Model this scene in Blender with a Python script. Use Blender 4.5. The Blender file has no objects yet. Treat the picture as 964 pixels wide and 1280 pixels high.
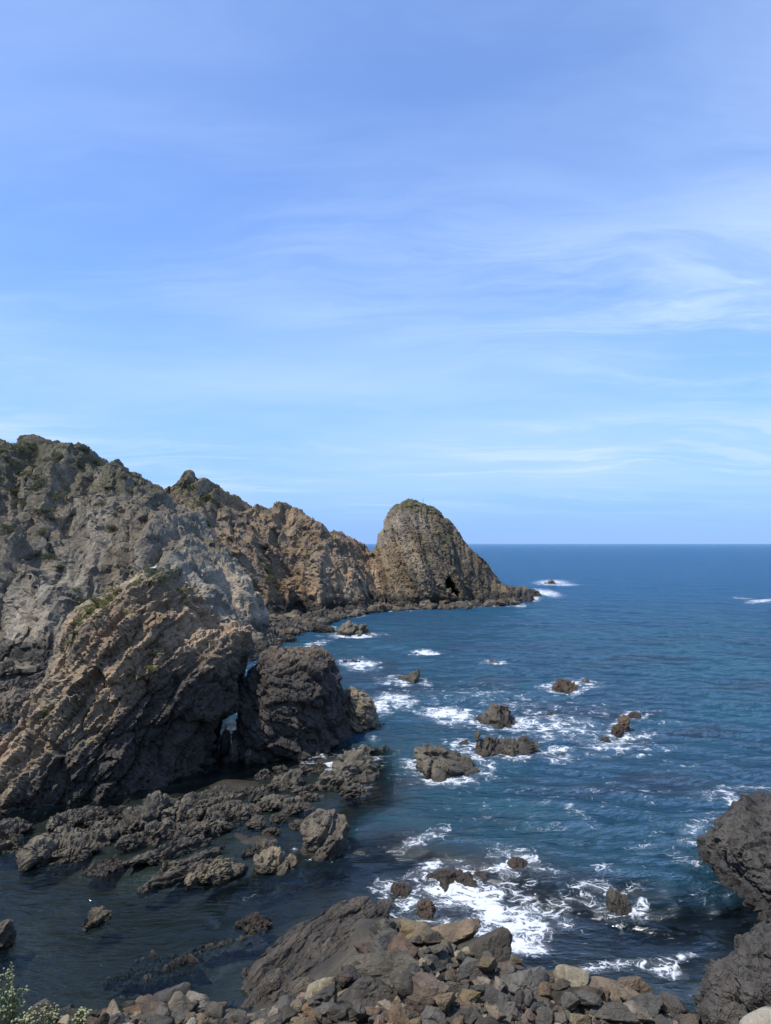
import bpy, math, random
import numpy as np
from mathutils import Vector
from mathutils.bvhtree import BVHTree

SC = bpy.context.scene
COL = SC.collection
R = math.radians

# ------------------------------------------------------------------ camera
H = 15.0                      # eye above the water
F = 925.0                     # focal length in photo pixels (964 x 1280)
PITCH = math.atan(39.5 / F)   # horizon sits 39 px under the middle
cam_d = bpy.data.cameras.new('camera')
cam_d.sensor_fit = 'VERTICAL'
cam_d.sensor_height = 36.0
cam_d.lens = 36.0 * F / 1280.0
cam_d.clip_start = 0.1
cam_d.clip_end = 90000.0
cam = bpy.data.objects.new('camera', cam_d)
cam.location = (0, 0, H)
cam.rotation_euler = (math.pi / 2 + PITCH, 0, 0)
COL.objects.link(cam)
SC.camera = cam

# ------------------------------------------------------------------ light
SUN_EL, SUN_AZ = R(61), R(-116)          # azimuth from +Y (view axis), negative = to the left
SUN_DIR = Vector((math.sin(SUN_AZ) * math.cos(SUN_EL), math.cos(SUN_AZ) * math.cos(SUN_EL), math.sin(SUN_EL)))
sun_d = bpy.data.lights.new('sun', 'SUN')
sun_d.energy = 4.8
sun_d.angle = R(1.5)
sun_d.color = (1.0, 0.95, 0.88)
sun = bpy.data.objects.new('sun', sun_d)
sun.rotation_euler = (-SUN_DIR).to_track_quat('-Z', 'Y').to_euler()
sun.location = (-60, 20, 90)
COL.objects.link(sun)

SC.view_settings.view_transform = 'Standard'
SC.view_settings.look = 'None'
SC.view_settings.exposure = 0.2
SC.view_settings.gamma = 1.0
SC.view_settings.use_curve_mapping = False
SC.cycles.use_denoising = True
SC.cycles.max_bounces = 6
SC.cycles.diffuse_bounces = 3
SC.cycles.transparent_max_bounces = 8
SC.cycles.caustics_reflective = False
SC.cycles.caustics_refractive = False


class NT:
    """small helper for building node trees"""
    def __init__(s, tree):
        s.t = tree
        s.n = tree.nodes
        s.l = tree.links

    def add(s, typ, **kw):
        nd = s.n.new(typ)
        for k, v in kw.items():
            setattr(nd, k, v)
        return nd

    def put(s, sock, v):
        if v is None:
            return
        if hasattr(v, 'is_output') or isinstance(v, bpy.types.NodeSocket):
            s.l.new(v, sock)
        else:
            sock.default_value = v

    def math(s, op, a, b=None, c=None, clamp=False):
        nd = s.add('ShaderNodeMath', operation=op, use_clamp=clamp)
        s.put(nd.inputs[0], a)
        s.put(nd.inputs[1], b)
        s.put(nd.inputs[2], c)
        return nd.outputs[0]

    def vmath(s, op, a, b=None):
        nd = s.add('ShaderNodeVectorMath', operation=op)
        s.put(nd.inputs[0], a)
        s.put(nd.inputs[1], b)
        return nd.outputs[0]

    def mapping(s, v, loc=(0, 0, 0), rot=(0, 0, 0), scale=(1, 1, 1)):
        nd = s.add('ShaderNodeMapping')
        s.put(nd.inputs['Vector'], v)
        nd.inputs['Location'].default_value = loc
        nd.inputs['Rotation'].default_value = rot
        nd.inputs['Scale'].default_value = scale
        return nd.outputs[0]

    def noise(s, v, scale, detail=4, rough=0.55, dist=0.0):
        nd = s.add('ShaderNodeTexNoise')
        s.put(nd.inputs['Vector'], v)
        nd.inputs['Scale'].default_value = scale
        nd.inputs['Detail'].default_value = detail
        nd.inputs['Roughness'].default_value = rough
        nd.inputs['Distortion'].default_value = dist
        return nd.outputs['Fac']

    def voronoi(s, v, scale, feature='F1', rnd=1.0):
        nd = s.add('ShaderNodeTexVoronoi', feature=feature)
        s.put(nd.inputs['Vector'], v)
        nd.inputs['Scale'].default_value = scale
        nd.inputs['Randomness'].default_value = rnd
        return nd

    def step(s, v, a, b, lo=0.0, hi=1.0):
        nd = s.add('ShaderNodeMapRange', interpolation_type='SMOOTHSTEP')
        s.put(nd.inputs['Value'], v)
        s.put(nd.inputs['From Min'], a)
        s.put(nd.inputs['From Max'], b)
        nd.inputs['To Min'].default_value = lo
        nd.inputs['To Max'].default_value = hi
        return nd.outputs[0]

    def mix(s, fac, a, b, blend='MIX'):
        nd = s.add('ShaderNodeMix', data_type='RGBA', blend_type=blend)
        s.put(nd.inputs[0], fac)
        s.put(nd.inputs[6], a)
        s.put(nd.inputs[7], b)
        return nd.outputs[2]

    def ramp(s, v, stops):
        nd = s.add('ShaderNodeValToRGB')
        s.put(nd.inputs[0], v)
        el = nd.color_ramp.elements
        while len(el) < len(stops):
            el.new(0.5)
        for e, (p, c) in zip(el, stops):
            e.position = p
            e.color = (*c, 1)
        return nd.outputs[0]

    def bump(s, h, strength=1.0, dist=1.0, normal=None):
        nd = s.add('ShaderNodeBump')
        s.put(nd.inputs['Height'], h)
        nd.inputs['Strength'].default_value = strength
        nd.inputs['Distance'].default_value = dist
        s.put(nd.inputs['Normal'], normal)
        return nd.outputs[0]


# ------------------------------------------------------------------ world: clear sky with thin cirrus
world = bpy.data.worlds.new('World')
SC.world = world
world.use_nodes = True
w = NT(world.node_tree)
w.n.clear()
sky = w.add('ShaderNodeTexSky', sky_type='NISHITA')
sky.sun_disc = False
sky.sun_elevation = SUN_EL
sky.sun_rotation = SUN_AZ
sky.altitude = 0
sky.air_density = 1.0
sky.dust_density = 0.0
sky.ozone_density = 3.0
gen = w.add('ShaderNodeTexCoord').outputs['Generated']
sep = w.add('ShaderNodeSeparateXYZ')
w.l.new(gen, sep.inputs[0])
zz = w.math('MAXIMUM', sep.outputs[2], 0.0)
den = w.math('ADD', zz, 0.13)
comb = w.add('ShaderNodeCombineXYZ')
w.put(comb.inputs[0], w.math('DIVIDE', sep.outputs[0], den))
w.put(comb.inputs[1], w.math('DIVIDE', sep.outputs[1], den))
uv = comb.outputs[0]
warp = w.add('ShaderNodeTexNoise')
w.put(warp.inputs['Vector'], uv)
warp.inputs['Scale'].default_value = 0.9
warp.inputs['Detail'].default_value = 4
wv = w.vmath('ADD', uv, w.vmath('MULTIPLY', w.vmath('SUBTRACT', warp.outputs['Color'], (0.5, 0.5, 0.5)), (0.7, 0.7, 0)))
streak = w.noise(w.mapping(wv, loc=(4.0, 1.0, 0), rot=(0, 0, R(55)), scale=(0.36, 1.6, 1)), 1.7, 11, 0.66, 0.5)
patch = w.noise(w.mapping(uv, loc=(4.0, 1.0, 0), rot=(0, 0, R(55)), scale=(0.5, 0.9, 1)), 0.62, 3, 0.5)
veil = w.noise(w.mapping(wv, loc=(7.0, 2.2, 0), rot=(0, 0, R(35)), scale=(0.6, 1.1, 1)), 0.7, 7, 0.56)
m1 = w.math('MULTIPLY', w.step(streak, 0.42, 0.64), w.step(patch, 0.36, 0.56))
m1 = w.math('MULTIPLY', m1, w.step(sep.outputs[2], 0.22, 0.50, 1.0, 0.12))
m2 = w.step(veil, 0.30, 0.76, 0.16, 0.64)
cl = w.math('ADD', w.math('MULTIPLY', m1, 0.62), m2, clamp=True)
cl = w.math('MULTIPLY', cl, w.step(sep.outputs[2], 0.01, 0.10))
tint = w.mix(1.0, sky.outputs[0], (0.68, 0.95, 1.38, 1), 'MULTIPLY')
tint = w.mix(w.step(sep.outputs[2], -0.02, 0.30, 0.85, 0.0), tint, (1.20, 2.40, 5.45, 1))     # pale blue sea haze low down
skycol = w.mix(cl, tint, (3.5, 4.7, 6.9, 1))
bg = w.add('ShaderNodeBackground')
w.l.new(skycol, bg.inputs['Color'])
bg.inputs['Strength'].default_value = 0.15
wo = w.add('ShaderNodeOutputWorld')
w.l.new(bg.outputs[0], wo.inputs['Surface'])

# ------------------------------------------------------------------ pixel -> world
CP, SP = math.cos(PITCH), math.sin(PITCH)


def ray(px, py):
    u, v = (px - 482.0) / F, (640.0 - py) / F
    return np.array([u, CP - v * SP, SP + v * CP])


def ground(px, py, z=0.0):
    d = ray(px, py)
    t = (z - H) / d[2]
    return np.array([d[0] * t, d[1] * t, z])


def at_depth(px, py, Y):
    d = ray(px, py)
    t = Y / d[1]
    return np.array([d[0] * t, Y, H + d[2] * t])


# ------------------------------------------------------------------ numpy noise
def _hash(ix, iy, iz, s):
    with np.errstate(over='ignore'):
        h = (ix.astype(np.uint32) * np.uint32(374761393) + iy.astype(np.uint32) * np.uint32(668265263)
             + iz.astype(np.uint32) * np.uint32(2246822519) + np.uint32((s * 3266489917) & 0xffffffff))
        h ^= h >> np.uint32(15)
        h *= np.uint32(2246822519)
        h ^= h >> np.uint32(13)
        h *= np.uint32(3266489917)
        h ^= h >> np.uint32(16)
    return h


def perlin(P, s=0):
    P = np.asarray(P, dtype=np.float64)
    i = np.floor(P).astype(np.int64)
    f = P - i
    u = f * f * f * (f * (f * 6 - 15) + 10)
    out = np.zeros(len(P))
    for c in range(8):
        o = np.array([c & 1, (c >> 1) & 1, (c >> 2) & 1])
        h = _hash(i[:, 0] + o[0], i[:, 1] + o[1], i[:, 2] + o[2], s)
        d = f - o
        gx = (h & np.uint32(1023)) / 511.5 - 1
        gy = ((h >> np.uint32(10)) & np.uint32(1023)) / 511.5 - 1
        gz = ((h >> np.uint32(20)) & np.uint32(1023)) / 511.5 - 1
        wgt = np.prod(np.where(o == 1, u, 1 - u), axis=1)
        out += wgt * (gx * d[:, 0] + gy * d[:, 1] + gz * d[:, 2])
    return out * 1.2


def fbm(P, octv=4, s=0, gain=0.5, ridged=False):
    a, t = 1.0, np.zeros(len(P))
    for k in range(octv):
        n = perlin(P * (2.03 ** k) + 17.3 * k, s + k * 7)
        t += a * ((0.5 - np.abs(n) * 2) if ridged else n)
        a *= gain
    return t


def worley(P, s=0):
    """nearest two feature distances, a random value of the nearest cell, a tilt term"""
    n = len(P)
    i = np.floor(P).astype(np.int64)
    f1 = np.full(n, 9.0)
    f2 = np.full(n, 9.0)
    rnd = np.zeros(n)
    tilt = np.zeros(n)
    for a in (-1, 0, 1):
        for b in (-1, 0, 1):
            for c in (-1, 0, 1):
                jx, jy, jz = i[:, 0] + a, i[:, 1] + b, i[:, 2] + c
                h = _hash(jx, jy, jz, s)
                h2 = _hash(jx, jy, jz, s + 91)
                dx = jx + (h & np.uint32(1023)) / 1023.0 - P[:, 0]
                dy = jy + ((h >> np.uint32(10)) & np.uint32(1023)) / 1023.0 - P[:, 1]
                dz = jz + ((h >> np.uint32(20)) & np.uint32(1023)) / 1023.0 - P[:, 2]
                d = np.sqrt(dx * dx + dy * dy + dz * dz)
                m = d < f1
                f2 = np.where(m, f1, np.minimum(f2, d))
                f1 = np.where(m, d, f1)
                rnd = np.where(m, (h2 & np.uint32(1023)) / 1023.0, rnd)
                tl = (((h2 >> np.uint32(10)) & np.uint32(255)) / 127.5 - 1) * dx \
                    + (((h2 >> np.uint32(18)) & np.uint32(127)) / 63.5 - 1) * dy \
                    + (((h2 >> np.uint32(25)) & np.uint32(127)) / 63.5 - 1) * dz
                tilt = np.where(m, tl, tilt)
    return f1, f2, rnd, tilt


def unit(v):
    v = np.asarray(v, float)
    return v / np.linalg.norm(v)


def bed_basis(nrm):
    n = unit(nrm)
    a = unit(np.cross(n, (0.0, 0.0, 1.0)))
    b = np.cross(n, a)
    return np.array([a, b, n])          # rows: strike, dip, normal


def rock_offset(P, blocks, nrm=(0.72, -0.45, 0.53), squash=0.45, soft=((6.0, 0.5),), crack=0.3, seed=0, ribs=()):
    """outward displacement (m) at points P: soft swells, then fractured blocks of given (size, amplitude)"""
    B = bed_basis(nrm)
    Q = P @ B.T
    Q[:, 2] /= squash
    D = np.zeros(len(P))
    for size, amp in soft:
        D += amp * fbm(P / size, 3, seed + 5)
    wob = 0.35 * np.stack([perlin(P / 1.7, seed + 31), perlin(P / 1.7, seed + 32), perlin(P / 1.7, seed + 33)], 1)
    for k, (size, amp) in enumerate(ribs):
        T_ = np.stack([Q[:, 0] / (size * 12), Q[:, 1] / (size * 12), Q[:, 2] * squash / size], 1) + 0.10 * wob
        n1 = perlin(T_, seed + 50 + k)
        n2 = perlin(T_ * (1, 1, 2.7) + 5.5, seed + 60 + k)
        v = n1 + 0.5 * n2
        D += amp * (np.floor(v * 5) / 5 * 0.6 + v * 0.7) * 1.5
    for k, (size, amp) in enumerate(blocks):
        f1, f2, r, t = worley((Q + wob * size) / size, seed + 11 * k + 1)
        D += amp * ((r - 0.5) * 0.9 + 0.75 * t)
        D -= amp * crack * np.exp(-((f2 - f1) / 0.10) ** 2)
    return D


# ------------------------------------------------------------------ meshes
def vnormals(V, Fq):
    fn = np.cross(V[Fq[:, 2]] - V[Fq[:, 0]], V[Fq[:, -1]] - V[Fq[:, 1]]) if Fq.shape[1] == 4 else \
        np.cross(V[Fq[:, 1]] - V[Fq[:, 0]], V[Fq[:, 2]] - V[Fq[:, 0]])
    N = np.zeros_like(V)
    for c in range(Fq.shape[1]):
        for a in range(3):
            N[:, a] += np.bincount(Fq[:, c], fn[:, a], len(V))
    return N / np.maximum(np.linalg.norm(N, axis=1, keepdims=True), 1e-9)


def smooth_n(N, Fq, it=2):
    for _ in range(it):
        S = N.copy()
        k = Fq.shape[1]
        for c in range(k):
            for a in range(3):
                S[:, a] += np.bincount(Fq[:, c], N[Fq[:, (c + 1) % k], a] + N[Fq[:, (c - 1) % k], a], len(N))
        N = S / np.maximum(np.linalg.norm(S, axis=1, keepdims=True), 1e-9)
    return N


def make_mesh(name, V, Fq, mat, smooth=False):
    V = np.ascontiguousarray(V, dtype=np.float32)
    Fq = np.ascontiguousarray(Fq, dtype=np.int32)
    me = bpy.data.meshes.new(name)
    n, k = Fq.shape
    me.vertices.add(len(V))
    me.vertices.foreach_set('co', V.ravel())
    me.loops.add(n * k)
    me.loops.foreach_set('vertex_index', Fq.ravel())
    me.polygons.add(n)
    me.polygons.foreach_set('loop_start', np.arange(0, n * k, k, dtype=np.int32))
    me.polygons.foreach_set('use_smooth', np.full(n, smooth, dtype=bool))
    me.update(calc_edges=True)
    if mat:
        me.materials.append(mat)
    return me


def link(name, me, loc=(0, 0, 0), parent=None, rot=None, scale=None):
    o = bpy.data.objects.new(name, me)
    COL.objects.link(o)
    o.location = loc
    if rot is not None:
        o.rotation_euler = rot
    if scale is not None:
        o.scale = scale
    o.parent = parent
    return o


def tag(o, label=None, cat=None, group=None, kind=None):
    if label:
        o['label'] = label
    if cat:
        o['category'] = cat
    if group:
        o['group'] = group
    if kind:
        o['kind'] = kind
    return o


def obj_world(name, V, Fq, mat, smooth=False, base=None, parent=None):
    """mesh object from world coordinates with its origin at the thing's base"""
    if base is None:
        c = (V.min(0) + V.max(0)) / 2
        base = np.array([c[0], c[1], max(V[:, 2].min(), 0.0)])
    if parent is not None:
        base = np.array(parent.location)
        return link(name, make_mesh(name, V - base, Fq, mat, smooth), (0, 0, 0), parent)
    return link(name, make_mesh(name, V - base, Fq, mat, smooth), tuple(base))


def surface_nets(f, org, h):
    """quads of the f=0 surface of a volume (inside negative)"""
    S = f < 0
    nx, ny, nz = f.shape
    cnt = np.zeros((nx - 1, ny - 1, nz - 1), np.int8)
    for a in (0, 1):
        for b in (0, 1):
            for c in (0, 1):
                cnt += S[a:nx - 1 + a, b:ny - 1 + b, c:nz - 1 + c]
    act = (cnt > 0) & (cnt < 8)
    idx = np.full(act.shape, -1, np.int64)
    cells = np.argwhere(act)
    idx[act] = np.arange(len(cells))
    pos = np.zeros((len(cells), 3))
    num = np.zeros(len(cells))
    for ax in range(3):
        for a in (0, 1):
            for b in (0, 1):
                o0 = [0, 0, 0]
                others = [k for k in range(3) if k != ax]
                o0[others[0]], o0[others[1]] = a, b
                o1 = list(o0)
                o1[ax] = 1
                c0, c1 = cells + o0, cells + o1
                v0 = f[c0[:, 0], c0[:, 1], c0[:, 2]]
                v1 = f[c1[:, 0], c1[:, 1], c1[:, 2]]
                m = (v0 < 0) != (v1 < 0)
                t = np.where(m, v0 / np.where(m, v0 - v1, 1), 0)
                p = np.tile(np.array(o0, float), (len(cells), 1))
                p[:, ax] += t
                pos[m] += p[m]
                num[m] += 1
    V = org + (cells + pos / num[:, None]) * h
    quads = []
    for ax in range(3):
        b, c = (ax + 1) % 3, (ax + 2) % 3
        sl0 = [slice(None)] * 3
        sl1 = [slice(None)] * 3
        sl0[ax], sl1[ax] = slice(0, -1), slice(1, None)
        for k in (b, c):
            sl0[k] = slice(1, -1)
            sl1[k] = slice(1, -1)
        A, Bv = S[tuple(sl0)], S[tuple(sl1)]
        for flip, mask in ((False, A & ~Bv), (True, ~A & Bv)):
            e = np.argwhere(mask)
            e[:, b] += 1
            e[:, c] += 1
            q = []
            for db, dc in ((-1, -1), (0, -1), (0, 0), (-1, 0)):
                g = e.copy()
                g[:, b] += db
                g[:, c] += dc
                q.append(idx[g[:, 0], g[:, 1], g[:, 2]])
            q = np.stack(q, 1)
            quads.append(q[:, ::-1] if flip else q)
    Q = np.concatenate(quads)
    return V, Q[(Q >= 0).all(1)]


def poly_sd(X, Z, poly):
    """signed distance to a polygon, positive inside"""
    poly = np.asarray(poly, float)
    d = np.full(X.shape, 1e9)
    ins = np.zeros(X.shape, bool)
    for k in range(len(poly)):
        (x0, z0), (x1, z1) = poly[k], poly[(k + 1) % len(poly)]
        ex, ez = x1 - x0, z1 - z0
        t = np.clip(((X - x0) * ex + (Z - z0) * ez) / max(ex * ex + ez * ez, 1e-12), 0, 1)
        d = np.minimum(d, (X - x0 - t * ex) ** 2 + (Z - z0 - t * ez) ** 2)
        if z0 != z1:
            ins ^= ((z0 > Z) != (z1 > Z)) & (X < ex * (Z - z0) / ez + x0)
    d = np.sqrt(d)
    return np.where(ins, d, -d)


def coarse_noise(xs, ys, zs, size, s, octv=3, step=4):
    """fbm on a coarse lattice, linearly upsampled to the volume"""
    def lat(a):
        return a[::step] if (len(a) - 1) % step == 0 else np.append(a[::step], a[-1] + step * (a[1] - a[0]))
    cx, cy, cz = lat(xs), lat(ys), lat(zs)
    G = np.stack(np.meshgrid(cx, cy, cz, indexing='ij'), -1).reshape(-1, 3)
    v = fbm(G / size, octv, s).reshape(len(cx), len(cy), len(cz))
    for ax, a, c in ((0, xs, cx), (1, ys, cy), (2, zs, cz)):
        p = np.clip((a - c[0]) / (c[1] - c[0]), 0, len(c) - 1.001)
        i = p.astype(int)
        t = p - i
        sh = [1, 1, 1]
        sh[ax] = -1
        t = t.reshape(sh)
        v = np.take(v, i, ax) * (1 - t) + np.take(v, i + 1, ax) * t
    return v


def stack_mesh(outline, Yc, k, W, Rr, h, flare=0.35, zfoot=-2.0, swell=(5.0, 0.9), blocks=((3, .5), (1, .2)),
               nrm=(0.72, -0.45, 0.53), squash=0.45, carve=(), seed=0, pow_=0.5, crack=0.28, ribs=(), soft=((5.0, 0.5),), lean=0.0):
    """a rock body: the outline stands in a vertical plane through depth Yc (turned by slope k), rounded to half-depth W"""
    a0 = (np.mean([p[0] for p in outline]) - 482) / F
    x0 = a0 * Yc
    pts = []
    for px, py in outline:
        d = ray(px, py)
        a = d[0] / d[1]
        Y = (Yc - k * x0) / (1 - k * a)
        pts.append((a * Y, H + d[2] / d[1] * Y))
    pts = np.array(pts)
    zt = pts[:, 1].max()
    lo = pts[:, 0].min() - 1.5
    hi = pts[:, 0].max() + 1.5
    Wm = W * (1 + flare) * 1.15 + 1.2
    y_lo = Yc + min(k * (lo - x0), k * (hi - x0)) - Wm
    y_hi = Yc + max(k * (lo - x0), k * (hi - x0)) + Wm + abs(lean) * zt
    xs = np.arange(lo, hi, h)
    ys = np.arange(y_lo, y_hi, h)
    zs = np.arange(zfoot, zt + 1.5, h)
    X2, Z2 = np.meshgrid(xs, zs, indexing='ij')
    sd = poly_sd(X2, Z2, pts)
    r = np.clip(sd / Rr, 0, 1)
    th = W * (1 - (1 - r) ** 2) ** pow_ * (1 + flare * np.clip(1 - Z2 / zt, 0, 1.3))
    th = np.where(sd > 0, th, sd)
    yc = Yc + k * (X2 - x0) + lean * np.clip(Z2, 0, None)
    f = np.abs(ys[None, :, None] - yc[:, None, :]) - th[:, None, :]
    f = np.maximum(f, -sd[:, None, :] * 1.0)
    if swell:
        f = f + swell[1] * coarse_noise(xs, ys, zs, swell[0], seed + 3) * np.clip(th, 0.15, 1)[:, None, :]
    for (cx, cy, cz, rx, ry, rz) in carve:
        e = np.sqrt(((xs - cx) / rx)[:, None, None] ** 2 + ((ys - cy) / ry)[None, :, None] ** 2 + ((zs - cz) / rz)[None, None, :] ** 2)
        f = np.maximum(f, (1 - e) * min(rx, ry, rz))
    f[:, :, 0] = np.maximum(f[:, :, 0], 0.01)
    V, Q = surface_nets(f, np.array([xs[0], ys[0], zs[0]]), h)
    N = smooth_n(vnormals(V, Q), Q, 3)
    V = V + N * rock_offset(V, blocks, nrm, squash, soft, crack, seed, ribs)[:, None]
    return V, Q


_ico = {}


def ico(sub):
    if sub not in _ico:
        import bmesh
        bm = bmesh.new()
        bmesh.ops.create_icosphere(bm, subdivisions=sub, radius=1.0)
        bm.verts.ensure_lookup_table()
        V = np.array([v.co[:] for v in bm.verts])
        T = np.array([[v.index for v in f.verts] for f in bm.faces])
        bm.free()
        _ico[sub] = (V, T)
    return _ico[sub]


def boulder_shape(seed, sub=3, cuts=11, sharp=14.0, rough=0.05, lump=0.0, dmin=0.62):
    """unit boulder: a sphere cut by planes, edges worn, surface pitted"""
    rg = np.random.default_rng(seed)
    D, T = ico(sub)
    n = rg.normal(size=(cuts, 3))
    n /= np.linalg.norm(n, axis=1, keepdims=True)
    d = rg.uniform(dmin, dmin + 0.36, cuts)
    inv = np.clip(D @ n.T, 0, None) / d
    inv = np.concatenate([inv, np.full((len(D), 1), 0.9)], 1)
    r = 1.0 / (np.sum(inv ** sharp, 1)) ** (1 / sharp)
    V = D * r[:, None]
    V = V + D * (rough * fbm(V * 1.8 + seed * 3.1, 4, seed) * 1.6)[:, None]
    if lump:
        f1, f2, rr, t = worley(V * 2.3 + seed, seed)
        V = V + D * (lump * ((rr - .5) + .6 * t) - lump * .5 * np.exp(-((f2 - f1) / .12) ** 2))[:, None]
    V -= (V.min(0) + V.max(0)) / 2
    V /= (V.max(0) - V.min(0)) / 2
    return V, T


def rotz(a):
    c, s = math.cos(a), math.sin(a)
    return np.array([[c, -s, 0], [s, c, 0], [0, 0, 1]])


# ------------------------------------------------------------------ materials
def rock_material(name, light, dark, warm, tide=None, tide_col=(0.030, 0.029, 0.028), streak_n=(0.72, -0.45, 0.53), scale=1.0,
                  warm_amt=0.5, lichen=0.0, lichen_col=(0.36, 0.30, 0.14), crust=0.0, veg=None, bump=0.12, per_object=0.0,
                  tide_wob=2.5, tide_dx=(0.0, 0.0), soil=None, rough=0.85, bands=0.0):
    light, dark, tide_col = [tuple(c * k for c, k in zip(q, (1.02, 0.985, 0.89))) for q in (light, dark, tide_col)]
    warm = (warm[0], warm[1] * 1.02, warm[2])
    m = bpy.data.materials.new(name)
    m.use_nodes = True
    t = NT(m.node_tree)
    t.n.clear()
    geo = t.add('ShaderNodeNewGeometry')
    P = geo.outputs['Position']
    if per_object:
        tc = t.add('ShaderNodeTexCoord')
        oi = t.add('ShaderNodeObjectInfo')
        rv = t.vmath('MULTIPLY', oi.outputs['Location'], (3.7, 5.1, 2.3))
        P0 = t.vmath('ADD', P, rv)
    else:
        P0 = P
    B = bed_basis(streak_n)
    e = np.array(B)
    from mathutils import Matrix
    eu = Matrix(e.tolist()).to_euler()
    bed = t.mapping(t.mapping(P0, rot=tuple(eu)), scale=(0.35, 0.35, 2.4))
    n_big = t.noise(P0, 0.13 * scale, 5, 0.6)
    n_mid = t.noise(P0, 0.75 * scale, 6, 0.65)
    n_fine = t.noise(P0, 5.0 * scale, 5, 0.7)
    n_bed = t.noise(bed, 0.55 * scale, 5, 0.6, 0.4)
    v1 = t.math('ADD', t.math('MULTIPLY', n_mid, 0.40), t.math('MULTIPLY', n_bed, 0.36))
    v1 = t.math('ADD', v1, t.math('MULTIPLY', n_fine, 0.24))
    col = t.ramp(v1, [(0.34, dark), (0.47, tuple(0.5 * (a + b) for a, b in zip(light, dark))), (0.56, light), (0.70, tuple(min(1, 1.3 * a) for a in light))])
    wm = t.math('MULTIPLY', t.step(t.math('ADD', t.math('MULTIPLY', n_big, 0.7), t.math('MULTIPLY', n_bed, 0.3)), 0.44, 0.60), warm_amt)
    col = t.mix(wm, col, t.mix(0.5, t.mix(1.0, col, (*warm, 1), 'MULTIPLY'), (*[a * 0.30 for a in warm], 1)))
    if bands:
        nb2 = t.noise(bed, 0.13 * scale, 4, 0.55, 0.6)
        col = t.mix(t.step(nb2, 0.40, 0.60, bands, 0.0), col, t.mix(1.0, col, (0.42, 0.40, 0.37, 1), 'MULTIPLY'))
        col = t.mix(t.step(nb2, 0.56, 0.68, 0.0, bands), col, t.mix(1.0, col, (1.38, 1.32, 1.25, 1), 'MULTIPLY'))
    spk = t.voronoi(P0, 3.2 * scale)
    col = t.mix(t.step(spk.outputs['Distance'], 0.10, 0.28, 0.18, 0.0), col, (*[a * 1.5 for a in light], 1))
    if lichen:
        ln = t.noise(P0, 1.9 * scale, 6, 0.7)
        col = t.mix(t.math('MULTIPLY', t.step(ln, 0.56, 0.66), lichen), col, (*lichen_col, 1))
    sepz = t.add('ShaderNodeSeparateXYZ')
    t.l.new(P, sepz.inputs[0])
    z = sepz.outputs[2]
    if soil:
        nz = t.add('ShaderNodeSeparateXYZ')
        t.l.new(geo.outputs['Normal'], nz.inputs[0])
        so = t.math('ADD', nz.outputs[2], t.math('MULTIPLY', t.math('SUBTRACT', n_mid, 0.5), 1.3))
        so = t.math('MULTIPLY', t.step(so, 0.36, 0.66), t.step(z, soil[1], soil[1] + 6))
        col = t.mix(t.math('MULTIPLY', so, 0.85), col, t.ramp(n_fine, [(0.35, tuple(0.6 * a for a in soil[0])), (0.62, tuple(1.25 * a for a in soil[0]))]))
    if veg:
        nz = t.add('ShaderNodeSeparateXYZ')
        t.l.new(geo.outputs['Normal'], nz.inputs[0])
        vn = t.noise(P0, veg[1], 5, 0.62)
        fac = t.math('ADD', vn, t.math('MULTIPLY', nz.outputs[2], 0.22))
        fac = t.math('ADD', fac, t.step(z, veg[2], veg[3], -0.30, 0.16))
        vcol = t.ramp(n_fine, [(0.3, tuple(0.5 * a for a in veg[0])), (0.52, veg[0]), (0.72, (veg[0][0] * 1.9, veg[0][1] * 1.6, veg[0][2] * 1.5))])
        col = t.mix(t.step(fac, 0.64, 0.78, 0.0, 0.85), col, vcol)
    rgh = rough
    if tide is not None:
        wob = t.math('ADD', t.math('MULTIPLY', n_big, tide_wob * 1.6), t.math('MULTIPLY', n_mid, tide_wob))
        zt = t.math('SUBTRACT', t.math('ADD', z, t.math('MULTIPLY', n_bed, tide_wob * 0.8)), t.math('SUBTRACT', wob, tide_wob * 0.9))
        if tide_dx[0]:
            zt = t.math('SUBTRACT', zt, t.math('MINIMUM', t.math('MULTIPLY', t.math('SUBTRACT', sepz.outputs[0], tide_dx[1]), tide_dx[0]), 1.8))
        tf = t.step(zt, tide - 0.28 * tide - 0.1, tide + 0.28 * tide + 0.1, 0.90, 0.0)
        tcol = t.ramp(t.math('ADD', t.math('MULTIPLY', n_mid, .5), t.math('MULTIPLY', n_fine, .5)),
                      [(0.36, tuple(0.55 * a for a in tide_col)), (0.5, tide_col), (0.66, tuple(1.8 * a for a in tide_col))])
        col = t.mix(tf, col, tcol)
    if crust:
        cn = t.noise(P0, 2.6, 5, 0.7)
        cb = t.math('MULTIPLY', t.step(z, 0.0, 0.25), t.step(z, 0.75, 1.5, 1.0, 0.0))
        col = t.mix(t.math('MULTIPLY', t.math('MULTIPLY', t.step(cn, 0.50, 0.60), cb), crust), col, (0.24, 0.20, 0.13, 1))
    # wet, weedy margin at the water line
    wet = t.step(t.math('ADD', z, t.math('MULTIPLY', n_mid, -0.6)), -0.25, 0.40, 1.0, 0.0)
    col = t.mix(t.math('MULTIPLY', wet, 0.75), col, (0.028, 0.023, 0.016, 1))
    if per_object:
        oi2 = oi.outputs['Random']
        val = t.math('ADD', 1.0 - per_object * 0.5, t.math('MULTIPLY', oi2, per_object))
        hsv = t.add('ShaderNodeHueSaturation')
        t.put(hsv.inputs['Value'], val)
        t.put(hsv.inputs['Saturation'], t.math('ADD', 0.75, t.math('MULTIPLY', t.math('FRACT', t.math('MULTIPLY', oi2, 7.3)), 0.6)))
        t.put(hsv.inputs['Color'], col)
        col = hsv.outputs[0]
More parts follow.
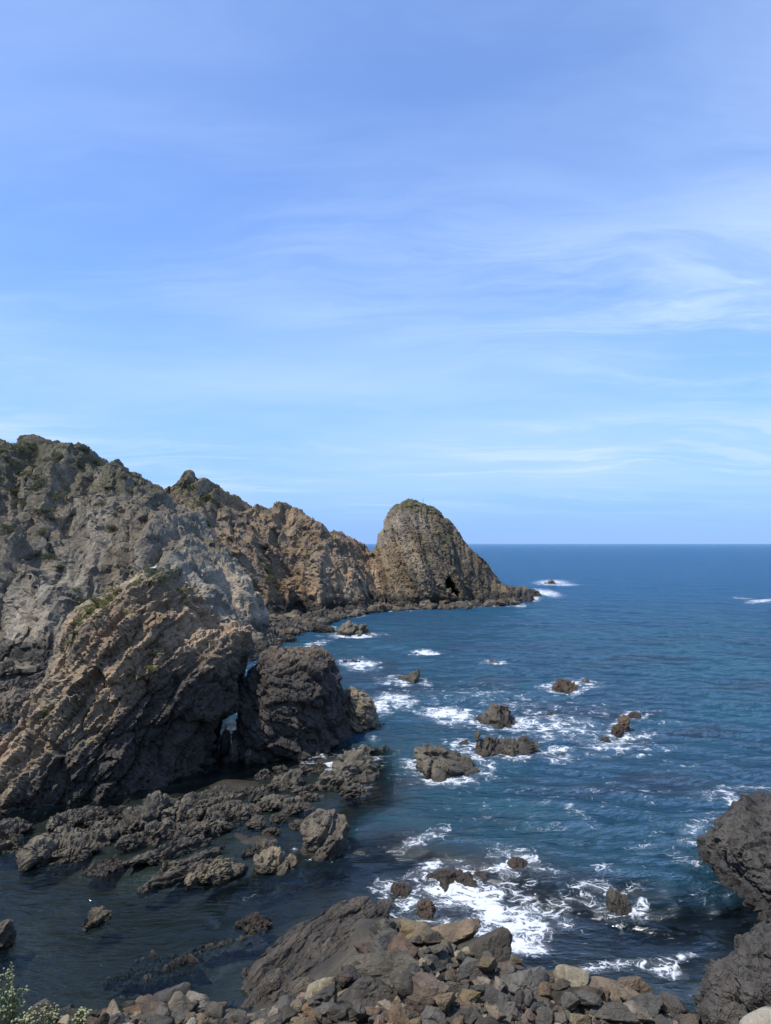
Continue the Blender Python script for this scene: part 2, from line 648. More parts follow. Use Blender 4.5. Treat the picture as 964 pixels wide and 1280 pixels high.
    vb = t.voronoi(t.vmath('ADD', P0, t.vmath('MULTIPLY', warp_vec(t, P0), (0.5, 0.5, 0.5))), 2.4 * scale, 'DISTANCE_TO_EDGE')
    hgt = t.math('ADD', t.math('MULTIPLY', n_mid, 0.9), t.math('MULTIPLY', n_fine, 0.45))
    hgt = t.math('ADD', hgt, t.math('MULTIPLY', n_bed, 0.6))
    hgt = t.math('ADD', hgt, t.step(vb.outputs['Distance'], 0.0, 0.06, -0.12, 0.0))
    hgt = t.math('ADD', hgt, t.math('MULTIPLY', t.noise(P0, 16 * scale, 3, 0.6), 0.18))
    nb = t.bump(hgt, 0.9, bump)
    bs = t.add('ShaderNodeBsdfPrincipled')
    t.l.new(col, bs.inputs['Base Color'])
    t.put(bs.inputs['Roughness'], t.math('SUBTRACT', rgh, t.math('MULTIPLY', wet, 0.45)))
    bs.inputs['Specular IOR Level'].default_value = 0.3
    t.l.new(nb, bs.inputs['Normal'])
    out = t.add('ShaderNodeOutputMaterial')
    t.l.new(bs.outputs[0], out.inputs['Surface'])
    return m


def warp_vec(t, P):
    nd = t.add('ShaderNodeTexNoise')
    t.put(nd.inputs['Vector'], P)
    nd.inputs['Scale'].default_value = 1.1
    nd.inputs['Detail'].default_value = 3
    return t.vmath('SUBTRACT', nd.outputs['Color'], (0.5, 0.5, 0.5))


TAN, GREY, WARM = (0.27, 0.225, 0.175), (0.19, 0.178, 0.165), (1.05, 0.80, 0.55)
M = {}
M['head'] = rock_material('headland_rock', (0.315, 0.292, 0.252), (0.10, 0.091, 0.077), (1.05, 0.80, 0.58), tide=2.6, scale=0.55, warm_amt=0.4, bands=0.6, streak_n=(0.80, -0.25, 0.40),
                          veg=((0.085, 0.080, 0.045), 0.16, 12.0, 28.0), soil=((0.125, 0.102, 0.068), 9.0), bump=0.55)
M['mid'] = rock_material('ridge_rock', (0.33, 0.27, 0.205), (0.105, 0.086, 0.068), (1.08, 0.78, 0.53), tide=3.2, scale=0.5, warm_amt=0.75, bands=0.6, streak_n=(0.80, -0.25, 0.40),
                         veg=((0.080, 0.076, 0.040), 0.15, 14.0, 26.0), soil=((0.20, 0.14, 0.088), 8.0), bump=0.55)
M['bigstack'] = rock_material('stack_rock', (0.255, 0.222, 0.178), (0.070, 0.062, 0.052), (1.10, 0.82, 0.52), tide=2.4, scale=0.5, warm_amt=0.7, bands=0.9,
                              veg=((0.075, 0.075, 0.033), 0.2, 16.0, 27.0), bump=0.5, streak_n=(0.85, -0.2, 0.45))
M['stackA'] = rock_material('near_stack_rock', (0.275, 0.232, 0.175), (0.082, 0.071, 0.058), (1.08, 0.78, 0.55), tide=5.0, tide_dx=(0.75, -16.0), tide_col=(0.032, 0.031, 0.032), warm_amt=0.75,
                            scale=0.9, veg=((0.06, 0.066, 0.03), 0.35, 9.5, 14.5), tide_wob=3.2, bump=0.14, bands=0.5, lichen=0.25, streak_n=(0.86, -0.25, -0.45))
M['stackB'] = rock_material('dark_stack_rock', (0.185, 0.150, 0.110), (0.05, 0.044, 0.038), (1.08, 0.80, 0.55), tide=6.9, tide_col=(0.030, 0.029, 0.029), warm_amt=0.6,
                            scale=0.9, tide_wob=1.6, bump=0.14)
M['sea'] = rock_material('sea_rock', (0.080, 0.074, 0.064), (0.022, 0.021, 0.019), (1.0, 0.80, 0.58), warm_amt=0.4, scale=1.1, bump=.22)
M['seared'] = rock_material('weedy_rock', (0.085, 0.062, 0.045), (0.025, 0.020, 0.017), (1.0, 0.65, 0.42), warm_amt=0.5, scale=1.6, bump=.18)
M['reef'] = rock_material('reef_rock', (0.145, 0.130, 0.104), (0.040, 0.036, 0.030), (1.0, 0.82, 0.62), warm_amt=0.35, scale=1.5, bump=.20)
M['crust'] = rock_material('crusted_rock', (0.19, 0.165, 0.125), (0.06, 0.052, 0.042), (1.05, 0.85, 0.58), warm_amt=0.6, scale=1.5, bump=.18, crust=0.8)
M['slab'] = rock_material('slab_rock', (0.100, 0.088, 0.070), (0.030, 0.026, 0.021), (1.0, 0.76, 0.58), warm_amt=0.5, scale=1.5, bump=.16)
M['right'] = rock_material('shore_cliff_rock', (0.054, 0.055, 0.058), (0.017, 0.0172, 0.018), (1.05, 0.85, 0.62), tide=0.7, tide_wob=0.8, warm_amt=0.2, scale=1.2, bump=.2)
M['b_grey'] = rock_material('grey_boulder', (0.080, 0.077, 0.072), (0.030, 0.029, 0.027), (1.0, 0.85, 0.65), warm_amt=0.25, scale=2.0, bump=0.16, per_object=0.5)
M['b_dark'] = rock_material('dark_boulder', (0.062, 0.056, 0.048), (0.022, 0.020, 0.017), (1.0, 0.78, 0.55), warm_amt=0.3, scale=2.0, bump=0.16, per_object=0.45)
M['b_tan'] = rock_material('tan_boulder', (0.145, 0.122, 0.090), (0.052, 0.044, 0.033), (1.05, 0.85, 0.58), warm_amt=0.5, scale=2.0, bump=0.16, per_object=0.4, lichen=0.15)
M['b_red'] = rock_material('reddish_boulder', (0.105, 0.082, 0.065), (0.040, 0.031, 0.026), (1.0, 0.72, 0.52), warm_amt=0.6, scale=2.0, bump=0.16, per_object=0.4)
M['b_pale'] = rock_material('pale_boulder', (0.25, 0.225, 0.175), (0.10, 0.09, 0.07), (1.0, 0.86, 0.62), warm_amt=0.4, scale=2.0, bump=0.16, per_object=0.3, lichen=0.3)
M['b_brown'] = rock_material('banded_boulder', (0.17, 0.135, 0.098), (0.052, 0.041, 0.033), (1.0, 0.72, 0.48), warm_amt=0.6, scale=1.7, bump=0.16, streak_n=(0.2, -0.5, 0.8))
M['smooth'] = rock_material('smooth_pale_rock', (0.30, 0.275, 0.235), (0.17, 0.155, 0.13), (1.0, 0.9, 0.75), warm_amt=0.3, scale=5.0, bump=0.03)
M['bed'] = rock_material('seabed_rock', (0.075, 0.066, 0.048), (0.020, 0.018, 0.014), (1.0, 0.85, 0.55), warm_amt=0.4, scale=1.2, bump=0.08)


def leaf_material(name, c, c2):
    m = bpy.data.materials.new(name)
    m.use_nodes = True
    t = NT(m.node_tree)
    t.n.clear()
    P = t.add('ShaderNodeNewGeometry').outputs['Position']
    oi = t.add('ShaderNodeObjectInfo')
    n = t.noise(P, 2.5, 4, 0.6)
    col = t.mix(t.step(n, 0.35, 0.65), (*c, 1), (*c2, 1))
    h = t.add('ShaderNodeHueSaturation')
    t.put(h.inputs['Color'], col)
    t.put(h.inputs['Value'], t.math('ADD', 0.75, t.math('MULTIPLY', oi.outputs['Random'], 0.5)))
    bs = t.add('ShaderNodeBsdfPrincipled')
    t.l.new(h.outputs[0], bs.inputs['Base Color'])
    bs.inputs['Roughness'].default_value = 0.7
    bs.inputs['Specular IOR Level'].default_value = 0.2
    tr = t.add('ShaderNodeBsdfTranslucent')
    t.l.new(h.outputs[0], tr.inputs['Color'])
    mx = t.add('ShaderNodeMixShader')
    mx.inputs[0].default_value = 0.25
    t.l.new(bs.outputs[0], mx.inputs[1])
    t.l.new(tr.outputs[0], mx.inputs[2])
    o = t.add('ShaderNodeOutputMaterial')
    t.l.new(mx.outputs[0], o.inputs['Surface'])
    return m


M['shrub'] = leaf_material('shrub_leaf', (0.048, 0.058, 0.028), (0.095, 0.100, 0.050))
M['grass'] = leaf_material('dry_grass', (0.15, 0.16, 0.055), (0.27, 0.24, 0.10))
M['herb'] = leaf_material('herb_leaf', (0.10, 0.145, 0.070), (0.20, 0.235, 0.13))
M['flower'] = leaf_material('flower_head', (0.30, 0.32, 0.17), (0.42, 0.40, 0.22))
M['stem'] = leaf_material('plant_stem', (0.11, 0.10, 0.05), (0.16, 0.14, 0.075))


def plain_material(name, c, rough=0.7):
    m = bpy.data.materials.new(name)
    m.use_nodes = True
    t = NT(m.node_tree)
    bs = t.n['Principled BSDF']
    n = t.noise(t.add('ShaderNodeNewGeometry').outputs['Position'], 9.0, 3)
    t.l.new(t.mix(n, (*[a * .8 for a in c], 1), (*[a * 1.15 for a in c], 1)), bs.inputs['Base Color'])
    bs.inputs['Roughness'].default_value = rough
    return m


# ------------------------------------------------------------------ shore plan (metres, from water-line pixels)
def G2(pts, z=0.0):
    return [tuple(ground(x, y, z)[:2]) for x, y in pts]


LAND = G2([(-140, 1290), (0, 1272), (100, 1264), (185, 1252), (240, 1248), (300, 1258), (335, 1222), (390, 1168), (430, 1128), (470, 1125),
           (500, 1150), (560, 1150), (610, 1172), (645, 1196), (700, 1214), (780, 1228), (850, 1246), (880, 1262), (960, 1240), (1100, 1200)]) \
    + [(30, 10), (30, -6), (-40, -6), (-40, 16)]
SHAL = G2([(-300, 1260), (-300, 850), (0, 834), (130, 834), (300, 905), (470, 935), (480, 1000), (440, 1060), (330, 1120), (330, 1200), (300, 1262)])
REEF = G2([(-40, 1035), (60, 1005), (180, 985), (300, 960), (400, 935), (470, 940), (470, 1000), (400, 1025), (380, 1080), (300, 1095), (180, 1118), (60, 1085)])
SUBR = G2([(135, 1225), (190, 1188), (260, 1168), (330, 1158), (338, 1172), (260, 1198), (180, 1222)])


def bed_h(X, Y):
    s = poly_sd(X, Y, LAND)
    z = np.where(s > 0, np.minimum(0.30 * s, 0.95 + 0.03 * s) - 0.15, -0.3 - np.minimum(0.22 * -s, 5.5))
    sh = poly_sd(X, Y, SHAL)
    z = np.maximum(z, np.minimum(-0.85, -2.0 + sh * 0.5))
    rf = poly_sd(X, Y, REEF)
    z = np.maximum(z, np.minimum(-0.09, -1.3 + rf * 0.6))
    sr = poly_sd(X, Y, SUBR)
    z = np.maximum(z, np.minimum(-0.08, -0.8 + sr * 1.4))
    P = np.stack([X.ravel(), Y.ravel(), np.zeros(X.size)], 1)
    n = (fbm(P / 3.0, 4, 77) * 0.55 + fbm(P / 0.9, 2, 78) * 0.16).reshape(X.shape)
    z = z + n * np.where(s > 0, 0.35, 0.62)
    return np.maximum(z, np.minimum(13.3, 14.0 - 0.69 * Y) + n * 0.3)


def graded(a, b, step, far_a, far_b, grow=1.25):
    c = list(np.arange(a, b, step))
    s, x = step, c[-1]
    while x < far_b:
        s *= grow
        x += s
        c.append(x)
    s, x = step, c[0]
    pre = []
    while x > far_a:
        s *= grow
        x -= s
        pre.append(x)
    return np.array(pre[::-1] + c)


def grid_faces(nx, ny):
    i = np.arange(nx - 1)[:, None] * ny + np.arange(ny - 1)[None, :]
    i = i.ravel()
    return np.stack([i, i + ny, i + ny + 1, i + 1], 1)


gx = graded(-34, 26, 0.25, -900, 900)
gy = graded(-4, 70, 0.25, -60, 900)
GX, GY = np.meshgrid(gx, gy, indexing='ij')
GZ = bed_h(GX, GY)
V = np.stack([GX.ravel(), GY.ravel(), GZ.ravel()], 1)
seabed = link('ground', make_mesh('ground', V, grid_faces(len(gx), len(gy)), M['bed'], True))
tag(seabed, 'rocky shore and seabed under the clear shallow water', None, kind='structure')


def bed_at(x, y):
    return float(bed_h(np.array([[x]]), np.array([[y]]))[0, 0])


# ------------------------------------------------------------------ the sea
sx = graded(-62, 120, 0.5, -30000, 30000, 1.16)
sy = [12.0]
while sy[-1] < 60000:
    sy.append(sy[-1] * (1.0085 if sy[-1] < 420 else 1.05) + 0.0)
sy = np.array(sy)
SX, SY = np.meshgrid(sx, sy, indexing='ij')
P2 = np.stack([SX.ravel(), SY.ravel(), np.zeros(SX.size)], 1)
open_ = np.clip(-poly_sd(SX, SY, SHAL) / 14.0, 0.12, 1).ravel() * np.clip(-poly_sd(SX, SY, LAND) / 5, 0.15, 1).ravel()
near = np.clip(1 - P2[:, 1] / 420, 0, 1) * np.clip((150 - np.abs(P2[:, 0] - 30)) / 60, 0, 1)
ca, sa = math.cos(R(14)), math.sin(R(14))
U = np.stack([(P2[:, 0] * ca - P2[:, 1] * sa) / 2.6, P2[:, 0] * sa + P2[:, 1] * ca, P2[:, 2]], 1)
wv_ = 0.60 * fbm(U / 9.0, 3, 201) + 0.42 * fbm(U / 3.4, 2, 202, ridged=True) * np.clip(2.0 - P2[:, 1] / 130, 0.0, 1)
wz = wv_ * near * open_
V = np.stack([P2[:, 0], P2[:, 1], wz], 1)
sea_me = make_mesh('sea', V, grid_faces(len(sx), len(sy)), None, True)
sea = link('sea', sea_me)
tag(sea, 'deep blue rippled sea reaching the horizon', None, kind='structure')
depth = np.clip(-bed_h(SX, SY).ravel() + wz, 0, 20)
shallow = np.exp(-depth * 0.85) * np.clip((130 - P2[:, 1]) / 15, 0, 1)

# foam: (px, py, half-width px, half-height px, amount, tilt px) on the water plane
FOAM = [(585, 1118, 66, 24, 1.0, 12), (640, 1150, 66, 38, 0.95, 0), (650, 1182, 40, 13, 1.0, 5), (560, 1108, 45, 14, .9, -6), (700, 1140, 50, 34, .55, 0),
        (650, 1085, 42, 15, .6, 0), (525, 1050, 38, 10, .72, -12), (760, 1090, 50, 9, .35, 0), (795, 1138, 22, 9, .65, 0), (735, 1108, 26, 16, .4, 0),
        (560, 893, 45, 11, .9, 5), (495, 876, 32, 11, .9, 3), (640, 903, 60, 15, .72, 0), (700, 910, 70, 18, .66, 0), (770, 925, 55, 22, .62, 0),
        (640, 930, 42, 18, .5, 0), (600, 940, 40, 12, .4, 0), (560, 977, 45, 7, .8, 0), (650, 950, 18, 8, .8, 0), (480, 880, 20, 14, .8, 0),
        (720, 858, 42, 8, .62, 0), (640, 880, 70, 14, .42, 0), (600, 868, 80, 10, .40, 0), (450, 832, 28, 8, .8, 0), (532, 816, 20, 3, .9, 1), (490, 851, 22, 4, .5, 0),
        (690, 728, 24, 4, .85, 0), (705, 731, 22, 2, .7, 0), (683, 741, 22, 5, .85, 3), (668, 748, 10, 4, .8, 0), (650, 757, 14, 3, .6, 0), (955, 751, 24, 2.5, .8, -2), (930, 748, 18, 1.5, .6, 1), (610, 758, 40, 2, .55, 0), (500, 764, 30, 2, .5, 0),
        (440, 796, 40, 3, .8, 0), (405, 786, 20, 4, .7, 0), (395, 806, 22, 4, .7, -4), (385, 775, 30, 3, .6, 0), (432, 770, 26, 4, .6, 0), (335, 800, 18, 8, .6, 0),
        (430, 955, 55, 13, .62, -4), (385, 943, 22, 7, .8, 0), (370, 1063, 8, 4, .8, 0), (367, 1040, 8, 3, .6, 0), (915, 1003, 22, 12, .85, 14), (945, 985, 30, 8, .6, 0),
        (870, 1050, 45, 18, .55, -8), (860, 1085, 42, 10, .4, 0), (820, 1065, 40, 9, .38, 0), (790, 1205, 50, 8, .55, 0), (735, 1212, 26, 8, .7, 0), (838, 1212, 28, 12, .7, 10),
        (872, 1235, 16, 14, .6, 0), (855, 1195, 24, 9, .5, 0), (715, 1010, 8, 3, .85, 0), (820, 985, 60, 8, .28, 0), (880, 1000, 50, 9, .38, 0), (600, 1023, 22, 4, .45, -4),
        (700, 940, 30, 6, .6, 0), (740, 945, 50, 9, .42, 0), (500, 1110, 18, 5, .4, 0), (860, 960, 60, 9, .26, 0), 
        (470, 925, 12, 6, .5, 0), (455, 985, 22, 4, .5, 0), (640, 1195, 40, 5, .6, 0), (760, 890, 60, 8, .35, 0), (820, 940, 40, 14, .35, 0), (700, 1010, 240, 60, .20, 0), (720, 1120, 200, 60, .22, 0), (690, 900, 170, 40, .34, 0), (560, 870, 110, 22, .34, 0), (640, 1140, 110, 60, .45, 0), (880, 1050, 80, 60, .30, 0)]
foam = np.zeros(len(P2))
inv_y = np.maximum(P2[:, 1], 1)
# pixel position of every water vertex (used only to lay the patches out in metres)
for (px, py, rx, ry, amt, tl) in FOAM:
    c = ground(px, py)
    ex = ground(px + rx, py + tl)[:2] - c[:2]
    ey = ground(px, py + ry)[:2] - c[:2]
    ey2 = c[:2] - ground(px, py - ry)[:2]
    Mx = np.linalg.inv(np.stack([ex, (ey + ey2) / 2 if True else ey], 1))
    q = (P2[:, :2] - c[:2]) @ Mx.T
    foam = np.maximum(foam, amt * np.clip(1.25 - 0.85 * np.hypot(q[:, 0], q[:, 1]), 0, 1))
wm = bpy.data.materials.new('sea_water')
wm.use_nodes = True
t = NT(wm.node_tree)
t.n.clear()
P = t.add('ShaderNodeNewGeometry').outputs['Position']
a_foam = t.add('ShaderNodeAttribute', attribute_name='foam').outputs['Fac']
a_sh = t.add('ShaderNodeAttribute', attribute_name='shallow').outputs['Fac']
pm = t.mapping(P, rot=(0, 0, R(-14)), scale=(0.45, 1.0, 1.0))
w0 = t.noise(pm, 0.10, 4, 0.6, 0.3)
w1 = t.noise(pm, 0.35, 4, 0.55, 0.3)
w2 = t.noise(pm, 1.5, 3, 0.6, 0.4)
w3 = t.noise(pm, 4.2, 4, 0.65)
hh = t.math('ADD', t.math('MULTIPLY', w0, 3.2), t.math('MULTIPLY', w1, 1.5))
hh = t.math('ADD', hh, t.math('MULTIPLY', w2, 0.85))
hh = t.math('ADD', hh, t.math('MULTIPLY', w3, 0.30))
calm = t.step(a_sh, 0.04, 0.45, 1.0, 0.16)
nrm = t.bump(t.math('MULTIPLY', hh, calm), 1.0, 1.15)
# body colour: blue open water, greener shallows, brown weed beds
big = t.noise(P, 0.035, 4, 0.55)
weed = t.noise(t.mapping(P, rot=(0, 0, R(20)), scale=(0.5, 1, 1)), 0.085, 4, 0.6)
body = t.mix(t.step(big, 0.40, 0.62), (0.016, 0.056, 0.096, 1), (0.016, 0.074, 0.112, 1))
sepw = t.add('ShaderNodeSeparateXYZ')
t.l.new(P, sepw.inputs[0])
farf = t.step(sepw.outputs[1], 40, 300)
body = t.mix(farf, body, (0.007, 0.074, 0.165, 1))
wf = t.math('MULTIPLY', t.step(weed, 0.50, 0.60), t.step(sepw.outputs[1], 45, 170, 0.75, 0.0))
body = t.mix(wf, body, (0.022, 0.036, 0.060, 1))
body = t.mix(t.step(a_sh, 0.0, 0.35), body, (0.005, 0.010, 0.012, 1))
dif = t.add('ShaderNodeBsdfDiffuse')
t.l.new(body, dif.inputs['Color'])
t.l.new(nrm, dif.inputs['Normal'])
tra = t.add('ShaderNodeBsdfTransparent')
tra.inputs['Color'].default_value = (0.62, 0.78, 0.80, 1)
mxt = t.add('ShaderNodeMixShader')
t.put(mxt.inputs[0], t.step(a_sh, 0.02, 0.70, 0.0, 0.9))
t.l.new(dif.outputs[0], mxt.inputs[1])
t.l.new(tra.outputs[0], mxt.inputs[2])
gl = t.add('ShaderNodeBsdfGlossy')
gl.inputs['Roughness'].default_value = 0.09
gl.inputs['Color'].default_value = (0.92, 0.97, 1.0, 1)
t.l.new(nrm, gl.inputs['Normal'])
fr = t.add('ShaderNodeFresnel')
fr.inputs['IOR'].default_value = 1.33
t.l.new(nrm, fr.inputs['Normal'])
mxw = t.add('ShaderNodeMixShader')
t.put(mxw.inputs[0], t.math('MINIMUM', fr.outputs[0], 0.60))
t.l.new(mxt.outputs[0], mxw.inputs[1])
t.l.new(gl.outputs[0], mxw.inputs[2])
# foam: lacy network that closes up where the foam is thick
wp = t.vmath('ADD', P, t.vmath('MULTIPLY', warp_vec(t, P), (1.6, 1.6, 0)))
v1 = t.voronoi(t.mapping(wp, rot=(0, 0, R(25)), scale=(0.8, 1.25, 1)), 1.4, 'DISTANCE_TO_EDGE').outputs['Distance']
v2 = t.voronoi(wp, 4.2, 'DISTANCE_TO_EDGE').outputs['Distance']
fn = t.noise(wp, 0.8, 8, 0.72)
lace = t.math('SUBTRACT', 1.0, t.math('MULTIPLY', t.math('MINIMUM', v1, t.math('MULTIPLY', v2, 1.6)), 3.0), clamp=True)
fv = t.math('ADD', t.math('MULTIPLY', lace, 0.50), t.math('MULTIPLY', t.step(fn, 0.3, 0.7), 0.50))
th = t.math('SUBTRACT', 0.98, t.math('MULTIPLY', a_foam, 0.60))
ff = t.step(t.math('SUBTRACT', fv, th), -0.06, 0.22)
ff = t.math('MULTIPLY', ff, t.step(a_foam, 0.02, 0.22))
ff = t.math('MAXIMUM', ff, t.math('MULTIPLY', t.math('MULTIPLY', t.step(a_foam, 0.25, 0.95), t.step(fn, 0.34, 0.66)), 0.42))   # thin aerated wash
# sparse whitecaps far out
wc = t.noise(t.mapping(P, scale=(0.45, 1, 1)), 0.16, 6, 0.62)
ff = t.math('MAXIMUM', ff, t.math('MULTIPLY', t.step(wc, 0.735, 0.76), t.step(sepw.outputs[1], 120, 180, 0.0, 0.7)))
fd = t.add('ShaderNodeBsdfDiffuse')
fd.inputs['Color'].default_value = (0.62, 0.65, 0.67, 1)
t.put(fd.inputs['Normal'], t.bump(fv, 0.6, 0.15))
mxf = t.add('ShaderNodeMixShader')
t.put(mxf.inputs[0], t.math('MULTIPLY', ff, 0.93))
t.l.new(mxw.outputs[0], mxf.inputs[1])
t.l.new(fd.outputs[0], mxf.inputs[2])
o = t.add('ShaderNodeOutputMaterial')
t.l.new(mxf.outputs[0], o.inputs['Surface'])
sea_me.materials.append(wm)

# ------------------------------------------------------------------ headland: crest lines with a cliff profile falling away from them
HIT = {}


def headland(name, crests, xr, yr, step, mat, seed, label, blocks, prof, rib_amp=2.2):
    xs = np.arange(xr[0], xr[1], step)
    ys = np.arange(yr[0], yr[1], step)
    X, Y = np.meshgrid(xs, ys, indexing='ij')
    P = np.stack([X.ravel(), Y.ravel(), np.zeros(X.size)], 1)
    rib = fbm(P / 7.0, 4, seed).reshape(X.shape) * 4.2
    Z = np.full(X.shape, -9.0)
    for pts, sc in crests:
        p3 = [at_depth(*p) for p in pts]
        for a, b in zip(p3[:-1], p3[1:]):
            e = b[:2] - a[:2]
            tt = np.clip(((X - a[0]) * e[0] + (Y - a[1]) * e[1]) / max(e @ e, 1e-9), 0, 1)
            d = np.hypot(X - a[0] - tt * e[0], Y - a[1] - tt * e[1])
            zc = a[2] + tt * (b[2] - a[2])
            dd = np.maximum(d * sc + rib * np.clip(d / 6, 0, 1), 0)
            Z = np.maximum(Z, zc - np.interp(dd, prof[0], prof[1]))
    Z = Z + 0.45 * fbm(P / 2.0, 4, seed + 9).reshape(X.shape)
    gx_, gy_ = np.gradient(Z, step)
    kk = 1 / np.sqrt(1 + gx_ ** 2 + gy_ ** 2)
    zs = np.arange(-1.2, Z.max() + 1.0, step)
    f = (zs[None, None, :] - Z[:, :, None]) * kk[:, :, None]
    V, Q = surface_nets(f, np.array([xs[0], ys[0], zs[0]]), step)
    N = smooth_n(vnormals(V, Q), Q, 3)
    V = V + N * rock_offset(V, blocks, (0.80, -0.25, 0.40), 0.4, ((9.0, 0.6),), 0.2, seed, ((6.5, rib_amp), (2.6, .9), (1.0, .30)))[:, None]
    o = link(name, make_mesh(name, V, Q, mat, False))
    tag(o, label, None, kind='structure')
    HIT[name] = BVHTree.FromPolygons(V.tolist(), Q.tolist())
    return o


PROF = ([0, 4, 12, 17, 19.5, 22, 25, 60], [0, 1.2, 7.0, 13, 19.5, 28, 38, 90])
headland('headland', [
    ([(-170, 556, 150), (-60, 547, 142), (0, 547, 137), (50, 550, 134), (98, 559, 132), (124, 573, 129), (150, 591, 126), (166, 609, 123), (175, 624, 121)], 1.0),
    ([(175, 624, 121), (194, 656, 113), (212, 702, 106), (224, 742, 100), (232, 775, 97)], 1.25),
    ([(60, 560, 130), (85, 625, 118), (118, 680, 109), (140, 735, 103)], 1.35),
    ([(-30, 640, 118), (10, 664, 109), (32, 690, 103), (52, 720, 98), (66, 752, 95.5), (80, 790, 94)], 1.7),
], (-112, -12), (86, 152), 0.41, M['head'], 300, 'tall grey brown headland cliff with scrub on its upper slope',
    ((4.5, .55), (1.7, .20), (0.8, .15)), PROF, 1.7)
PROF2 = ([0, 3, 9, 15, 19, 23, 27, 50], [0, 1.6, 6.5, 12.5, 19, 28, 38, 80])
headland('cliff_ridge', [
    ([(184, 680, 148), (195, 640, 150), (203, 610, 152), (212, 597, 154), (232, 596, 155), (250, 604, 157), (278, 613, 161), (300, 625, 165), (328, 629, 168), (342, 633, 170), (352, 625, 171),
      (365, 646, 174), (385, 658, 178), (405, 665, 183), (426, 670, 188)], 1.0),
    ([(426, 670, 188), (434, 692, 190), (442, 717, 191), (449, 744, 192)], 2.1),
    ([(352, 631, 171), (362, 680, 163), (372, 725, 157), (380, 762, 152)], 1.5),
    ([(262, 616, 158), (275, 665, 149), (292, 712, 143), (305, 755, 139)], 1.35),
    ([(410, 665, 183), (415, 700, 177), (420, 735, 172), (424, 758, 169)], 1.7),
], (-62, 2), (126, 206), 0.42, M['mid'], 400, 'brown rocky cliff ridge stepping down to the sea beside the domed stack',
    ((5.0, .7), (1.9, .24), (0.8, .16)), PROF2)

# ------------------------------------------------------------------ sea stacks
c1 = at_depth(557, 731, 186)
V, Q = stack_mesh([(452, 800), (456, 752), (462, 722), (468, 694), (476, 667), (484, 647), (493, 633), (504, 626), (514, 624), (530, 629), (546, 638), (560, 651), (575, 669),
                   (590, 685), (604, 701), (617, 716), (630, 728), (646, 735), (660, 735), (668, 742), (674, 800)],
                  196, 0.25, 15, 15, 0.36, flare=0.25, zfoot=-1.5, swell=(11, .45), blocks=((4.5, .38), (1.6, .22), (0.7, .18)),
                  nrm=(0.88, -0.3, 0.36), squash=0.4, carve=((c1[0], c1[1] - 4.0, c1[2] + .7, 1.5, 5.0, 2.2), (c1[0] + 1.1, c1[1] - 4.2, c1[2] - .6, 1.4, 4.8, 2.0), (c1[0] + 2.2, c1[1] - 4.4, c1[2] - 1.9, 1.1, 4.6, 1.5)), seed=21, soft=((9, .5),), ribs=((2.2, .7), (0.9, .35)))
o = obj_world('sea_stack', V, Q, M['bigstack'])
tag(o, 'tall rounded domed sea stack with a dark hollow at its foot', 'sea stack')
HIT['dome'] = BVHTree.FromPolygons(V.tolist(), Q.tolist())

V, Q = stack_mesh([(-90, 1090), (-70, 985), (-30, 950), (0, 926), (30, 892), (55, 868), (70, 835), (80, 800), (92, 776), (108, 757), (135, 738), (160, 724), (178, 713), (196, 710), (214, 718),
                   (236, 729), (250, 741), (258, 756), (264, 776), (276, 790), (290, 784), (302, 796), (309, 815), (308, 852), (304, 884), (292, 894), (281, 908), (273, 932), (278, 970), (285, 1090)],
                  51.5, 0.42, 4.6, 5.0, 0.125, flare=0.75, zfoot=-1.0, swell=(4.5, .7), blocks=((3.0, .50), (1.2, .26), (0.45, .11)),
                  nrm=(0.86, -0.25, -0.45), squash=0.36, seed=5, soft=((4, 0.45),), ribs=((1.9, .60), (.6, .10)))
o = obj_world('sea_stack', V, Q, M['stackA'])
tag(o, 'tan crag with diagonal ribs, grassy crest and blackened right flank', 'sea stack')
HIT['crag'] = BVHTree.FromPolygons(V.tolist(), Q.tolist())

V, Q = stack_mesh([(296, 1050), (297, 930), (299, 878), (305, 846), (317, 829), (330, 814), (350, 807), (372, 807), (400, 811), (416, 822), (422, 840), (430, 862), (436, 890), (448, 930), (452, 1050)],
                  57.5, 0.45, 4.6, 3.4, 0.125, flare=0.25, zfoot=-1.0, swell=(4, 1.0), blocks=((2.2, .42), (1.0, .30), (0.42, .12)),
                  nrm=(0.5, -0.2, 0.84), squash=0.6, seed=9, soft=((4, 0.4),), ribs=((1.6, .28),))
o = obj_world('sea_stack', V, Q, M['stackB'])
tag(o, 'squat dark block shaped stack with a brown rim, beside the tan crag', 'sea stack')
V, Q = stack_mesh([(424, 1020), (426, 905), (430, 866), (440, 860), (452, 863), (463, 869), (468, 884), (473, 900), (478, 1020)],
                  61.5, 0.3, 2.0, 1.6, 0.11, flare=0.2, zfoot=-1.0, swell=(2, .5), blocks=((1.4, .30), (.6, .18)), nrm=(0.6, -.2, .75), squash=.4, seed=14, soft=((2, .25),))
o = obj_world('sea_rock', V, Q, M['crust'])
tag(o, 'low tan stepped rock leaning on the squat dark stack', 'rock')

